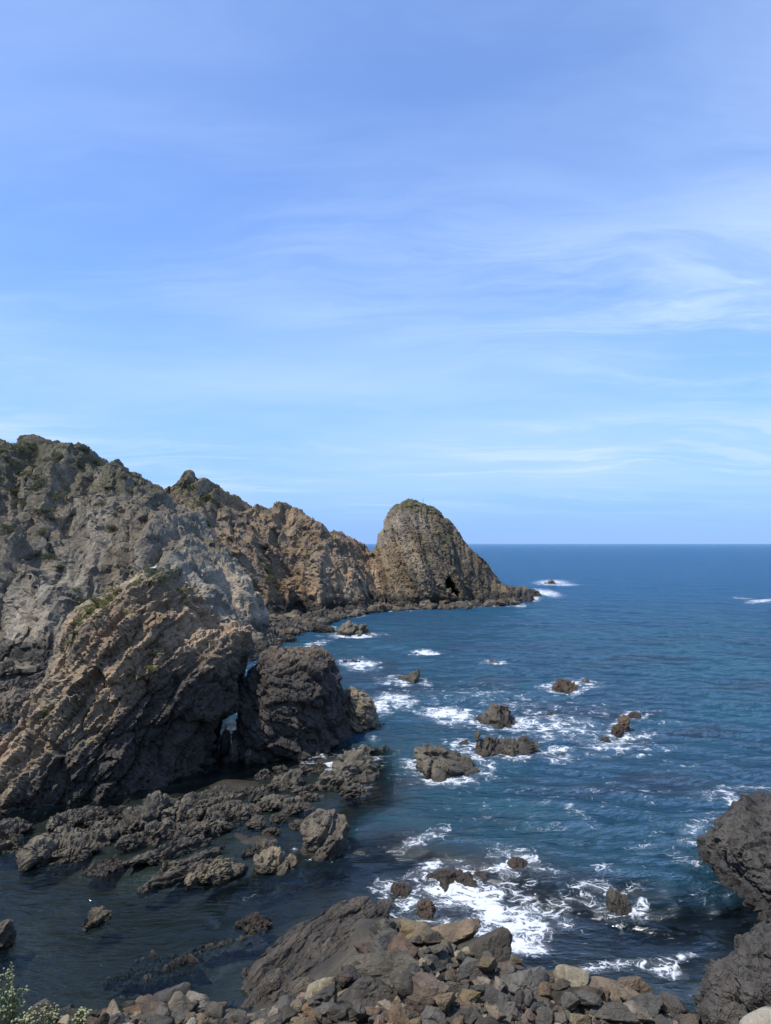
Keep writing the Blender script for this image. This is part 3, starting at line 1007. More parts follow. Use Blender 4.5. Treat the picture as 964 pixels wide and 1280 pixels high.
V, Q = stack_mesh([(880, 1300), (886, 1160), (890, 1115), (897, 1090), (901, 1062), (905, 1046), (916, 1034), (932, 1026), (946, 1014), (958, 1006), (985, 1000), (1040, 994), (1110, 1015), (1130, 1300)],
                  33.5, 0.10, 3.0, 2.6, 0.085, flare=0.5, zfoot=-0.8, swell=(3, .8), blocks=((1.8, .40), (.75, .24), (.32, .09)),
                  nrm=(-0.45, -0.45, 0.75), squash=.6, seed=33, soft=((3, .35),), ribs=((1.3, .22),))
o = obj_world('shore_crag', V, Q, M['right'])
tag(o, 'massive dark fractured crag standing in the water opposite the wedge rock', 'crag')
V, Q = stack_mesh([(872, 1500), (878, 1360), (888, 1284), (902, 1240), (918, 1214), (936, 1200), (954, 1190), (985, 1182), (1060, 1160), (1160, 1500)],
                  22.0, 0.0, 2.4, 2.0, 0.08, flare=0.2, zfoot=-0.6, swell=(2.5, .6), crack=.4, blocks=((1.4, .42), (.6, .22), (.28, .08)),
                  nrm=(-0.45, -0.45, 0.75), squash=.6, seed=37, soft=((3, .3),), ribs=((1.2, .18),))
o = obj_world('shore_crag', V, Q, M['right'])
tag(o, 'brown black rock slope beside the boulder shore, below the massive crag', 'crag')

# ------------------------------------------------------------------ rocks standing in the sea
RINGS = []


def sea_rock(outline, base_y, mat, label, seed, depth_ratio=0.55, name='sea_rock', h=None, rough=1.0, cat='rock', k=0.2, nrm=(-0.55, -0.30, 0.78)):
    xs_ = [p[0] for p in outline]
    cx = (min(xs_) + max(xs_)) / 2
    wd = (max(xs_) - min(xs_)) * ground(cx, base_y)[1] / F
    W = max(wd * depth_ratio, 0.25)
    Yc = ground(cx, base_y)[1] + W
    # close the outline well under water
    lo, hi = outline[0], outline[-1]
    ol = [(lo[0] - 2, base_y + 60)] + list(outline) + [(hi[0] + 2, base_y + 60)]
    RINGS.append((cx, base_y, wd, W))
    h = h or max(0.06, min(0.2, wd / 45))
    s = max(wd, 0.8)
    V, Q = stack_mesh(ol, Yc, k, W, W * 0.9, h, flare=0.4, zfoot=-1.5, swell=(s * .35, s * .035 * rough), pow_=0.8, crack=.15, blocks=((s * .45, s * .13 * rough), (s * .18, s * .045 * rough)),
                      nrm=nrm, squash=0.38, seed=seed, soft=((s * .4, s * .03),), ribs=((s * .2, s * .05 * rough), (s * .07, s * .014 * rough)))
    return tag(obj_world(name, V, Q, M[mat]), label, cat)


sea_rock([(481, 858), (485, 853), (500, 848), (515, 840), (524, 837), (527, 843), (527, 856)], 857, 'sea', 'long dark wedge of rock rising to a blunt end, seaward of the squat stack', 41)
sea_rock([(595, 909), (603, 898), (612, 886), (618, 880), (624, 886), (632, 884), (640, 892), (644, 899)], 906, 'sea', 'pointed brown slab tilting out of the surf', 42)
sea_rock([(588, 936), (590, 920), (597, 915), (604, 921), (612, 918), (622, 924), (630, 929), (640, 931), (644, 938), (655, 927), (663, 928), (670, 940)], 948, 'sea', 'long jagged dark rock with notched top, splashed by surf', 43, 0.28)
sea_rock([(520, 958), (522, 940), (530, 933), (545, 935), (562, 939), (576, 944), (586, 950), (590, 958), (598, 960), (601, 968)], 971, 'reef', 'broad layered rock with tilted beds, largest standing alone in the channel', 44, 0.5, nrm=(0.38, -0.35, 0.85))
sea_rock([(690, 866), (694, 856), (702, 849), (710, 850), (718, 853), (724, 860)], 866, 'seared', 'rusty dark low rock awash near the surf edge', 45)
sea_rock([(724, 858), (728, 851), (736, 850), (740, 856)], 857, 'seared', 'small rusty rock tucked behind the larger rusty rock', 46)
sea_rock([(764, 921), (766, 908), (773, 905), (778, 910), (779, 922)], 921, 'seared', 'shorter of two dark stump rocks in the surf', 47)
sea_rock([(773, 913), (774, 898), (780, 893), (786, 896), (788, 913)], 913, 'seared', 'taller of two dark stump rocks in the surf', 48)
sea_rock([(750, 929), (753, 922), (759, 920), (764, 927)], 929, 'seared', 'small dark rock beside the two stump rocks', 49)
sea_rock([(726, 931), (731, 926), (738, 926), (741, 931)], 931, 'seared', 'low dark pebble shaped rock awash in foam short of the stumps', 50)
sea_rock([(786, 895), (790, 890), (798, 890), (801, 894)], 895, 'seared', 'tiny dark rock just behind the taller stump', 51)
sea_rock([(684, 950), (688, 943), (696, 945), (704, 941), (712, 948)], 950, 'seared', 'low pair of weedy humps awash behind the jagged rock', 52)
sea_rock([(570, 934), (575, 927), (584, 925), (588, 932)], 934, 'sea', 'small dark rock beside the jagged notched rock', 53)
sea_rock([(676, 926), (680, 921), (686, 922), (688, 926)], 926, 'seared', 'tiny dark tooth of rock in white surf', 54)
sea_rock([(682, 895), (685, 890), (690, 890), (692, 895)], 894, 'seared', 'tiny round dark rock beyond the pointed slab', 55)
sea_rock([(608, 833), (613, 827), (622, 826), (629, 832)], 832, 'seared', 'low reddish rock alone in open blue water', 56)
sea_rock([(417, 796), (424, 788), (436, 783), (452, 784), (466, 791)], 795, 'reef', 'low flat brown islet off the cliff foot', 57, 0.3)
sea_rock([(426, 833), (432, 826), (444, 824), (452, 830)], 832, 'sea', 'low dark rock with foam between the squat stack and the islet', 58)
sea_rock([(682, 731), (686, 726), (690, 724), (695, 728), (700, 731)], 730, 'sea', 'far off rock ringed by breaking surf past the domed stack', 59)
sea_rock([(655, 745), (660, 738), (667, 736), (673, 740), (676, 746)], 746, 'mid', 'rounded rock at the seaward tip of the domed stack', 60)
sea_rock([(630, 1089), (634, 1077), (642, 1071), (652, 1074), (660, 1082), (660, 1089)], 1088, 'seared', 'round brown weedy rock in the middle of white foam', 61)
sea_rock([(756, 1128), (760, 1118), (767, 1113), (776, 1119), (786, 1128), (790, 1136)], 1137, 'sea', 'dark wedge rock with foam trailing behind, facing the massive crag', 62)
sea_rock([(535, 1100), (550, 1091), (572, 1088), (595, 1086), (606, 1094), (604, 1103)], 1106, 'seared', 'flat brown weedy rock half awash at the foam edge', 63, 0.3)
sea_rock([(486, 1114), (490, 1105), (502, 1102), (513, 1108), (514, 1118)], 1120, 'seared', 'weedy brown rock at the tip of the sloping slab', 64)
sea_rock([(520, 1140), (524, 1128), (536, 1126), (546, 1136), (550, 1144)], 1146, 'seared', 'weed covered brown rock where foam meets the boulders', 65)
sea_rock([(-20, 1192), (-14, 1160), (2, 1148), (14, 1150), (20, 1166), (8, 1188)], 1188, 'slab', 'brown ledge at the outer edge of the glittering pool', 68, 0.3)
sea_rock([(378, 1060), (379, 1036), (385, 1022), (396, 1016), (412, 1015), (424, 1020), (434, 1027), (437, 1044), (438, 1062)], 1070, 'reef', 'big rounded blocky boulder standing alone in the channel', 69, 0.42, rough=.8, name='channel_boulder', cat='boulder')
sea_rock([(318, 1085), (325, 1068), (338, 1061), (352, 1066), (364, 1072), (372, 1080)], 1091, 'crust', 'yellow crusted rock beside the big rounded boulder', 70, 0.3)
sea_rock([(312, 1066), (318, 1056), (330, 1050), (344, 1052), (346, 1060)], 1066, 'reef', 'narrow grey ledge behind the yellow crusted rock', 71, 0.3)

# broken water round every rock that stands in the open sea
for (cx, by, wd, W_) in RINGS:
    if by > 1000 and cx < 480:
        continue
    c = ground(cx, by)
    q = np.hypot((P2[:, 0] - c[0]) / (wd * .5 + .5), (P2[:, 1] - c[1] - W_) / (W_ + .8))
    foam = np.maximum(foam, 0.56 * np.clip(1.75 - 0.9 * q, 0, 1))
for nm, arr in (('foam', foam), ('shallow', shallow)):
    at = sea_me.attributes.new(nm, 'FLOAT', 'POINT')
    at.data.foreach_set('value', arr.astype(np.float32))


# ------------------------------------------------------------------ reef ledges: long worn beds lying along the strike
STRIKE = math.atan2(0.72, 0.69)


def ledge(px0, py0, px1, py1, wid, hgt, mat, label, seed, name='reef_ledge', sub=5, tilt=0.25, group=None, rough=1.0, sink=0.35, am=1.0, taper=0.0):
    a, b = ground(px0, py0, 0.1), ground(px1, py1, 0.1)
    c = (a + b) / 2
    L = np.linalg.norm(b - a)
    ang = math.atan2(b[1] - a[1], b[0] - a[0])
    V, T = boulder_shape(seed, sub, cuts=12, sharp=22, rough=0.05, dmin=0.5)
    V = V * np.array([L / 2, wid / 2, hgt * (0.5 + sink)])
    V[:, 2] += V[:, 1] * tilt * hgt / max(wid, .1) * 2
    u_ = np.clip(V[:, 0] / L + 0.5, 0, 1)
    V[:, 2] -= taper * hgt * (1 - u_) ** 1.2
    V = V @ rotz(ang).T
    zb = hgt * (0.5 - sink) - (0.24 if hgt < 0.05 else 0.0)
    V = V + np.array([c[0], c[1], zb])
    N = smooth_n(vnormals(V, T), T, 2)
    s = min(max(wid, 0.5), 2.2) * rough
    cr = np.array([math.sin(ang), -math.cos(ang), 0.55])
    V = V + N * rock_offset(V, ((s * .55, s * .16 * am), (s * .24, s * .09 * am), (s * .11, s * .045 * am)), tuple(cr), 0.5, ((s * 1.0, s * .12),), 0.35, seed, ((s * .3, s * .12 * am), (s * .12, s * .05 * am)))[:, None]
    return tag(obj_world(name, V, T, M[mat], False), label, 'rock ledge', group)


LEDGES = [  # px0, py0, px1, py1, width m, height m
    (28, 1076, 140, 1046, 2.6, .95, 'reef', 'broad grey ledge of the reef beside the pool'),
    (-6, 1046, 40, 1030, 1.5, .6, 'reef', 'small grey ledge at the pool end of the reef'),
    (60, 1040, 132, 1018, 1.5, .85, 'reef', 'grey ledge behind the broad reef ledge'),
    (110, 1052, 150, 1028, 1.1, .8, 'reef', 'knobbly ledge at the end of the broad reef ledge'),
    (100, 1030, 170, 1008, 1.0, .5, 'reef', 'low dark ledge along the still strip under the tan crag'),
    (150, 1048, 235, 1002, 2.0, 1.35, 'reef', 'highest knobbly ledge in the middle of the reef'),
    (195, 1030, 300, 1002, 1.9, 1.0, 'reef', 'grey ledge running on from the highest reef ledge'),
    (148, 1066, 232, 1030, 1.3, .9, 'reef', 'long grey ledge below the highest reef ledge'),
    (222, 1052, 300, 1022, 1.4, .8, 'reef', 'worn ledge toward the squat dark stack'),
    (155, 1088, 262, 1050, 1.1, .75, 'reef', 'narrow ridge of reef, second from its channel edge'),
    (168, 1112, 290, 1074, 0.9, .6, 'reef', 'narrow ridge of reef along its channel edge'),
    (238, 1110, 310, 1082, 1.0, .8, 'crust', 'yellow crusted bar of rock at the channel edge of the reef'),
    (200, 1092, 285, 1062, 0.9, .55, 'reef', 'narrow worn ridge next to the yellow crusted bar'),
    (300, 1070, 345, 1052, .8, .4, 'reef', 'short ledge joining the reef to the yellow crusted rock'),
    (236, 1000, 300, 990, 1.0, .35, 'reef', 'thin dark ledge in the still strip under the tan crag'),
    (-10, 1014, 48, 1004, 1.2, .5, 'b_red', 'pinkish flat ledge at the foot of the tan crag'),
    (-20, 996, 24, 990, 1.2, .6, 'b_red', 'pinkish broken ledge against the foot of the tan crag'),
]
LEDGES += [(140, 1224, 232, 1190, 1.3, .04, 'slab', 'barely awash brown ridge crossing the calm pool'),
           (225, 1196, 330, 1162, 1.0, .03, 'slab', 'barely awash brown ridge running toward the channel'),
           (-20, 1062, 34, 1050, 1.8, .4, 'reef', 'low grey ledge reaching from the reef into the pool'),
           (250, 1030, 312, 1010, 1.4, .5, 'reef', 'flat grey ledge between reef and the gap stones'),
           (100, 1092, 170, 1074, 1.2, .2, 'slab', 'dark submerged ledge at the pool side of the reef'),
           (298, 1157, 342, 1146, .9, .28, 'seared', 'reddish brown rock awash in the calm channel'),
           (100, 1152, 140, 1142, .9, .42, 'crust', 'orange brown rock alone in the glittering pool')]
for i, (a, b, c, d, wd, hg, mt, lb) in enumerate(LEDGES):
    ledge(a, b, c, d, wd * 1.15, hg * .72, mt, lb, 500 + i, sub=6 if wd > 1.2 else 5, sink=0.3)

rng = random.Random(8)
# lumps of weedy reef between the squat stack and the channel boulder
LUMPS = [(320, 998, 30), (345, 985, 28), (362, 980, 40), (335, 1010, 34), (352, 1003, 30), (378, 992, 30), (390, 1000, 26), (310, 1016, 32), (365, 1012, 36), (420, 982, 44), (412, 975, 30),
         (444, 954, 44), (448, 972, 50), (442, 992, 36), (330, 970, 22), (350, 962, 20), (325, 985, 20), (300, 1020, 30), (378, 965, 24), (395, 985, 22), (318, 1030, 26), (350, 1024, 24), (455, 940, 24),
         (306, 990, 18), (400, 960, 20), (385, 1010, 20), (460, 962, 18), (480, 936, 14), (340, 1040, 22), (372, 1032, 18)]
for i, (px, py, wpx) in enumerate(LUMPS):
    wd = wpx * ground(px, py)[1] / F
    ex = wpx * 0.5
    if px > 400:
        lb, gp = 'weedy hump of reef in broken foam at the seaward end of the reef', 'seaward reef humps'
    elif py > 1005:
        lb, gp = 'weedy hump of reef beside the big rounded channel boulder', 'reef humps by the channel boulder'
    else:
        lb, gp = 'weedy hump of reef awash right below the squat dark stack', 'reef humps below the squat stack'
    ledge(px - ex, py + ex * .22, px + ex, py - ex * .22, wd * .62, wd * .36, 'reef', lb, 560 + i, name='reef_hump', sub=4, group=gp, sink=0.3)

# the sloping slab running up from the pool to the boulders
SLABS = [(310, 1240, 460, 1124, 2.3, .5, 'broad brown slab sloping out of the channel'),
         (392, 1188, 478, 1128, 1.3, .55, 'jagged weedy crest at the top of the sloping slab'),
         (330, 1252, 470, 1165, 1.2, .55, 'middle bed of the sloping slab'),
         (385, 1228, 480, 1180, 1.4, .6, 'grey upper bed of the sloping slab beside the boulders'),
         (318, 1268, 400, 1240, .9, .6, 'low worn bed at the foot of the sloping slab'),
         (300, 1256, 360, 1216, .8, .5, 'thin weedy bed at the pool edge of the sloping slab'),
         (362, 1252, 400, 1230, .8, .7, 'small grey block on the sloping slab')]
for i, (a, b, c, d, wd, hg, lb) in enumerate(SLABS):
    ledge(a, b, c, d, wd, hg, 'slab', lb, 620 + i, name='sloping_rock_bed', sub=6, tilt=0.2, am=0.34, taper=0.75, sink=0.3)

# flats in the inlet behind the tan crag
FLATS = [(-10, 868, 40, 856, 3.0, .9, 'pale flat rock in the inlet behind the tan crag'), (-10, 905, 66, 880, 3.6, 1.8, 'rounded grey rock in the inlet behind the tan crag'),
         (20, 872, 64, 862, 2.0, .6, 'thin dark ledge in the inlet behind the tan crag'), (-20, 845, 30, 838, 3.0, .8, 'low rock at the headland foot in the inlet'),
         (30, 850, 90, 842, 2.4, .5, 'long low rock bar under the headland cliff'), (-14, 930, 20, 915, 2.0, .7, 'dark low rock beside the tail of the tan crag'),
         (-30, 884, 70, 868, 4.0, .55, 'wide dark shelf across the inlet behind the tan crag'), (0, 860, 110, 850, 4.0, .45, 'wide dark shelf toward the headland foot')]
for i, (a, b, c, d, wd, hg, lb) in enumerate(FLATS):
    ledge(a, b, c, d, wd, hg, 'slab', lb, 640 + i, name='inlet_rock', sub=5)

SHELF = [(296, 822, 346, 800, 5.0, 1.3, 'dark broken shelf at the cliff foot beside the tan crag'), (330, 800, 392, 780, 7.0, 1.4, 'dark broken shelf in the middle of the cliff foot'),
         (380, 780, 432, 768, 8.0, 1.5, 'dark broken shelf under the brown cliff ridge end'), (425, 768, 480, 762, 8.0, 1.4, 'dark broken shelf bridging the ridge to the domed stack'),
         (345, 806, 372, 800, 3.0, .8, 'low dark rock off the cliff foot shelf'), (392, 790, 418, 786, 3.5, .8, 'low dark rock between shelf and islet')]
for i, (a, b, c, d, wd, hg, lb) in enumerate(SHELF):
    ledge(a, b, c, d, wd, hg, 'sea', lb, 680 + i, name='cliff_foot_shelf', sub=6, rough=1.0, am=1.3)

# stones in the little arch between crag and stack
for i, (px, py, wpx, hpx, lb) in enumerate([(282, 925, 18, 34, 'leaning rib of rock in the gap between crag and squat stack'), (293, 938, 16, 26, 'pale upright stone in the gap at the foot of the squat stack'),
                                            (312, 944, 14, 20, 'pale pointed stone against the foot of the squat stack'), (286, 948, 16, 8, 'flat stone lying in the gap under the crag')]):
    sea_rock([(px - wpx / 2, py + hpx / 2), (px - wpx * .35, py - hpx * .2), (px, py - hpx / 2), (px + wpx * .3, py - hpx * .3), (px + wpx / 2, py + hpx / 2)], py + hpx / 2, 'reef', lb, 660 + i, name='gap_stone')

# ------------------------------------------------------------------ boulders
PROTO = {}


def proto(kind, i, mat):
    key = (kind, i, mat)
    if key not in PROTO:
        if kind == 'angular':
            V, T = boulder_shape(700 + i, 4, 11, 60, 0.05, 0.06, 0.42)
        elif kind == 'round':
            V, T = boulder_shape(740 + i, 4, 11, 26, 0.05, 0.04, 0.5)
        else:
            V, T = boulder_shape(780 + i, 3, 10, 16, 0.05, 0.0)
        PROTO[key] = make_mesh('boulder', V, T, M[mat], False)
    return PROTO[key]


# height map of the shore used to rest stones on each other
hx0, hy0, hs = -26.0, 15.0, 0.12
HXs = np.arange(hx0, 24, hs)
HYs = np.arange(hy0, 36, hs)
HM = bed_h(*np.meshgrid(HXs, HYs, indexing='ij'))


HM0 = bed_h(*np.meshgrid(HXs, HYs, indexing='ij'))


def hm0_at(x, y):
    i = int(np.clip((x - hx0) / hs, 0, HM.shape[0] - 1))
    j = int(np.clip((y - hy0) / hs, 0, HM.shape[1] - 1))
    return float(HM0[i, j])


def hm_at(x, y):
    i = int(np.clip((x - hx0) / hs, 0, HM.shape[0] - 1))
    j = int(np.clip((y - hy0) / hs, 0, HM.shape[1] - 1))
    return float(HM[i, j])


def hm_box(x, y, r):
    i0, i1 = int((x - r - hx0) / hs), int((x + r - hx0) / hs) + 1
    j0, j1 = int((y - r - hy0) / hs), int((y + r - hy0) / hs) + 1
    return slice(max(i0, 0), max(i1, 1)), slice(max(j0, 0), max(j1, 1))


def place_boulder(x, y, dims, rz, mesh, label, group=None, name='boulder', tilt=(0, 0), sink=0.22):
    r = (dims[0] + dims[1]) / 4
    bx = hm_box(x, y, r * 0.55)
    patch_ = HM[bx]
    if patch_.size == 0:
        return None
    base = float(np.percentile(patch_, 50))
    z = base + dims[2] * (0.5 - sink)
    o = link(name, mesh, (x, y, z), None, (tilt[0], tilt[1], rz), (dims[0] / 2, dims[1] / 2, dims[2] / 2))
    tag(o, label, 'boulder', group)
    bx = hm_box(x, y, r)
    X, Y = np.meshgrid(HXs[bx[0]], HYs[bx[1]], indexing='ij')
    q = 1 - ((X - x) / (r * 1.05)) ** 2 - ((Y - y) / (r * 1.05)) ** 2
    top = z + dims[2] * 0.5 * np.sqrt(np.clip(q, 0, 1))
    HM[bx] = np.where(q > 0, np.maximum(HM[bx], top * .9 + HM[bx] * .1), HM[bx])
    return o


BIG = [  # px, py (middle), width px, height px, kind, material, yaw, label
    (529, 1177, 52, 34, 'angular', 'b_tan', .2, 'large tan boulder at the top of the boulder heap'),
    (497, 1152, 36, 30, 'round', 'b_tan', .6, 'rounded tan boulder behind the large tan one'),
    (566, 1166, 66, 48, 'angular', 'b_brown', .3, 'big brown boulder with wet dark side at the foam edge'),
    (606, 1192, 66, 48, 'angular', 'b_dark', -.2, 'big dark wet boulder against the foam'),
    (522, 1140, 38, 14, 'round', 'b_dark', .2, 'flat wet rock behind the tan boulders'),
    (500, 1208, 48, 40, 'angular', 'b_red', .5, 'reddish grey angular boulder in the middle of the heap'),
    (546, 1205, 40, 30, 'angular', 'b_grey', .9, 'grey angular boulder beside the reddish grey one'),
    (478, 1228, 90, 52, 'angular', 'b_grey', .15, 'largest grey block, cracked across its face, low on the heap'),
    (462, 1258, 70, 50, 'angular', 'b_dark', .5, 'dark brown boulder with a pale cap below the grey block'),
    (535, 1262, 56, 56, 'angular', 'b_red', 1.0, 'tall reddish brown wedge boulder at the foot of the heap'),
    (590, 1225, 44, 40, 'angular', 'b_grey', .3, 'grey blocky boulder below the dark wet one'),
    (622, 1222, 42, 36, 'angular', 'b_red', .7, 'brown ribbed boulder under the dark wet one'),
    (655, 1246, 54, 44, 'angular', 'b_grey', -.4, 'smooth blue grey boulder facing the long slab'),
    (693, 1213, 36, 28, 'round', 'b_dark', .1, 'wet dark rounded boulder at the water edge'),
    (752, 1240, 106, 34, 'angular', 'b_brown', -.32, 'long flat slab boulder with pale top and dark banded side'),
    (726, 1262, 66, 36, 'angular', 'b_dark', .3, 'dark angular boulder in front of the long flat slab'),
    (791, 1212, 40, 32, 'angular', 'b_brown', .5, 'brown jagged rock awash beyond the long flat slab'),
    (833, 1222, 22, 16, 'round', 'b_tan', .2, 'round orange tan stone by the surf'),
    (845, 1242, 32, 28, 'angular', 'b_grey', -.5, 'tilted grey block beside the round orange stone'),
    (768, 1272, 32, 22, 'round', 'b_pale', .1, 'pale mottled white boulder below the long flat slab'),
    (797, 1274, 18, 28, 'angular', 'b_pale', .5, 'pale cream upright stone beside the mottled white boulder'),
    (212, 1242, 44, 30, 'angular', 'b_grey', -.2, 'grey square edged block by the pool'),
    (244, 1248, 36, 30, 'angular', 'b_pale', .4, 'pale boulder with a cream vein by the pool'),
    (222, 1262, 34, 34, 'angular', 'b_tan', .8, 'tan cube shaped boulder with a yellow face'),
    (190, 1266, 36, 26, 'round', 'b_grey', .3, 'dark grey rounded boulder beside the tan cube one'),
    (165, 1250, 20, 18, 'angular', 'b_grey', .5, 'small grey cube stone at the pool edge'),
    (180, 1247, 18, 12, 'round', 'b_tan', .5, 'small tan stone at the pool edge'),
    (80, 1244, 26, 22, 'round', 'b_tan', .9, 'greenish tan boulder at the edge of the pool, beside the grey wedge'),
    (55, 1258, 36, 40, 'angular', 'b_grey', .4, 'grey upright wedge boulder behind the leafy plant'),
    (283, 1233, 18, 18, 'angular', 'b_tan', .5, 'pale tan stone alone in the shallow corner of the pool'),
    (288, 1260, 24, 16, 'round', 'b_red', .1, 'pinkish rounded stone at the foot of the slab'),
    (420, 1262, 36, 32, 'round', 'b_grey', .2, 'rounded grey boulder at the foot of the sloping slab'),
    (436, 1238, 26, 22, 'round', 'b_grey', .6, 'small blue grey boulder against the sloping slab'),
    (380, 1272, 30, 22, 'angular', 'b_red', .3, 'pinkish tan angular stone below the sloping slab'),
    (350, 1272, 26, 18, 'round', 'b_tan', .3, 'tan rounded stone below the sloping slab'),
    (265, 1268, 34, 24, 'angular', 'b_grey', 1.1, 'blue grey angular boulder between the vein boulder and the slab'),
    (510, 1190, 18, 12, 'round', 'b_grey', .3, 'small grey stone wedged under the large tan boulder'),
    (540, 1187, 30, 20, 'angular', 'b_dark', .8, 'dark angular stone below the big brown boulder'),
    (690, 1240, 36, 24, 'angular', 'b_tan', .4, 'brown tan stone tucked at the end of the long flat slab'),
    (560, 1186, 22, 14, 'round', 'b_tan', .5, 'little brown stone squeezed under the big brown boulder'),
    (800, 1250, 46, 26, 'angular', 'b_brown', .2, 'brown layered boulder at the seaward end of the long flat slab'),
    (815, 1262, 34, 22, 'angular', 'b_grey', .7, 'grey angular boulder below the tilted grey block'),
    (860, 1268, 36, 24, 'angular', 'b_dark', .2, 'dark boulder at the foot of the brown black rock slope'),
    (118, 1270, 34, 18, 'round', 'b_red', .2, 'reddish flat boulder at the near edge of the pool'),
]
for i, (px, py, wpx, hpx, kd, mt, yaw, lb) in enumerate(BIG):
    g = ground(px, py, 0.9 if px > 420 else 0.4)
    sc = g[1] / F * 1.06
    wd = wpx * sc
    ht = hpx * sc * 0.80
    dp = min(wd * 0.8, ht * 1.35)
    place_boulder(g[0], g[1], (wd * 1.05, dp * 1.05, ht * 1.0), yaw * 0.5, proto(kd, i % 9, mt), lb, tilt=(rng.uniform(-.15, .15), rng.uniform(-.15, .15)), sink=0.24)

FILL = G2([(60, 1275), (150, 1262), (230, 1256), (330, 1268), (420, 1250), (470, 1190), (500, 1165), (560, 1175), (610, 1200), (650, 1222), (760, 1250), (860, 1262), (870, 1300), (500, 1330), (0, 1320)], 0.5)
FX = [p[0] for p in FILL]
FY = [p[1] for p in FILL]
SORTS = [('b_grey', 'grey', .42), ('b_dark', 'dark wet', .20), ('b_tan', 'tan', .14), ('b_red', 'reddish brown', .16), ('b_pale', 'pale', .08)]
n_fill = 0
tries = 0
while n_fill < 230 and tries < 9000:
    tries += 1
    x, y = rng.uniform(min(FX), max(FX)), rng.uniform(min(FY), max(FY))
    if poly_sd(np.array([x]), np.array([y]), FILL)[0] < 0.05:
        continue
    u = rng.random()
    acc = 0
    for mt, cn, pr in SORTS:
        acc += pr
        if u <= acc:
            break
    big = n_fill < 60
    if hm_at(x, y) - hm0_at(x, y) > (0.30 if big else 0.45):
        continue
    s = rng.uniform(.62, 1.05) if big else rng.uniform(.26, .6)
    dims = (s * rng.uniform(.9, 1.5), s * rng.uniform(.7, 1.1), s * rng.uniform(.5, .85))
    kd = 'angular' if rng.random() < .8 else 'round'
    sz = 'middling' if big else 'small'
    ppx = 482 + F * x / y
    zone = ('beside the calm pool' if ppx < 320 else 'at the foot of the sloping slab' if ppx < 440 else 'below the large tan boulder' if ppx < 560
            else 'below the big dark wet boulder' if ppx < 680 else 'around the long flat slab')
    lb = f'{sz} {cn} boulder among the stones {zone}'
    if place_boulder(x, y, dims, rng.uniform(0, 6.3), proto(kd, rng.randrange(9), mt), lb, f'{sz} {cn} boulders {zone}',
                     tilt=(rng.uniform(-.4, .4), rng.uniform(-.4, .4)), sink=0.3):
        n_fill += 1


def scatter(name, poly, n, smin, smax, mats, label, zfun, seed, zadd=0.0):
    """uncountable small stones: one mesh"""
    rg = np.random.default_rng(seed)
    VV, TT, MI = [], [], []
    off = 0
    px_, py_ = [p[0] for p in poly], [p[1] for p in poly]
    base = [boulder_shape(900 + k, 2, 9, 40, 0.06, 0.0, 0.42) for k in range(8)]
    C = rg.uniform((min(px_), min(py_)), (max(px_), max(py_)), (n * 3, 2))
    C = C[poly_sd(C[:, 0], C[:, 1], poly) > 0][:n]
    for c in C:
        v, tt = base[rg.integers(8)]
        s = smin * (smax / smin) ** (rg.random() ** 1.8)
        v = v * (s * rg.uniform(.35, .65, 3)) @ rotz(rg.uniform(0, 6.3)).T
        VV.append(v + np.array([c[0], c[1], zfun(c[0], c[1]) + s * .1 + zadd]))
        TT.append(tt + off)
        MI.append(np.full(len(tt), rg.integers(len(mats))))
        off += len(v)
    me = make_mesh(name, np.concatenate(VV), np.concatenate(TT), None, False)
    for m_ in mats:
        me.materials.append(M[m_])
    me.polygons.foreach_set('material_index', np.concatenate(MI).astype(np.int32))
    o = link(name, me)
    tag(o, label, 'stones', kind='stuff')
    return o


scatter('shingle', FILL, 4800, .10, .46, ['b_grey', 'b_dark', 'b_tan', 'b_red', 'b_pale'], 'loose shingle filling the gaps of the boulder heap', hm0_at, 5, 0.02)

# rubble at the cliff foot, far side of the cove
rub = G2([(300, 826), (345, 802), (392, 786), (432, 774), (470, 766), (560, 762), (650, 756), (655, 750), (560, 754), (450, 754), (400, 764), (330, 772), (290, 790)])
scatter('cliff_foot_rubble', rub, 1700, .7, 2.6, ['sea', 'sea', 'seared', 'reef'], 'tumbled rubble along the foot of the cliff ridge', lambda x, y: 0.05, 6)
FOOT = [(332, 800, 22), (352, 790, 26), (388, 778, 24), (404, 780, 18), (374, 768, 22), (345, 772, 26), (322, 785, 20), (420, 766, 22), (440, 760, 20), (395, 762, 18), (462, 762, 18), (362, 776, 18),
        (308, 770, 20), (338, 760, 20), (410, 754, 16), (480, 762, 10), (512, 764, 16), (566, 761, 9), (590, 761, 13), (634, 756, 14)]
for i, (px, py, wpx) in enumerate(FOOT):
    wd = wpx * ground(px, py)[1] / F
    ledge(px - wpx * .5, py, px + wpx * .5, py - 1.5, wd * .7, wd * .36, 'sea', 'dark tumbled rock at the water edge under the cliff ridge', 840 + i, name='cliff_foot_rock', sub=4, group='rocks at the cliff foot')
# stones at the foot of the headland
rub2 = G2([(-40, 850), (70, 838), (110, 830), (110, 815), (-40, 822)])
scatter('headland_foot_rubble', rub2, 260, .6, 2.2, ['reef', 'head'], 'broken stones along the foot of the headland', lambda x, y: 0.05, 7)

# smooth pale rock right below the camera
pb = at_depth(972, 1296, 5.2)
V, T = boulder_shape(61, 5, 9, 9, 0.03)
V = V * np.array([.26, .26, .17])
o = link('pale_rock', make_mesh('pale_rock', V, T, M['smooth'], True), tuple(pb))
tag(o, 'smooth pale beige rock at the top of the bank', 'rock')

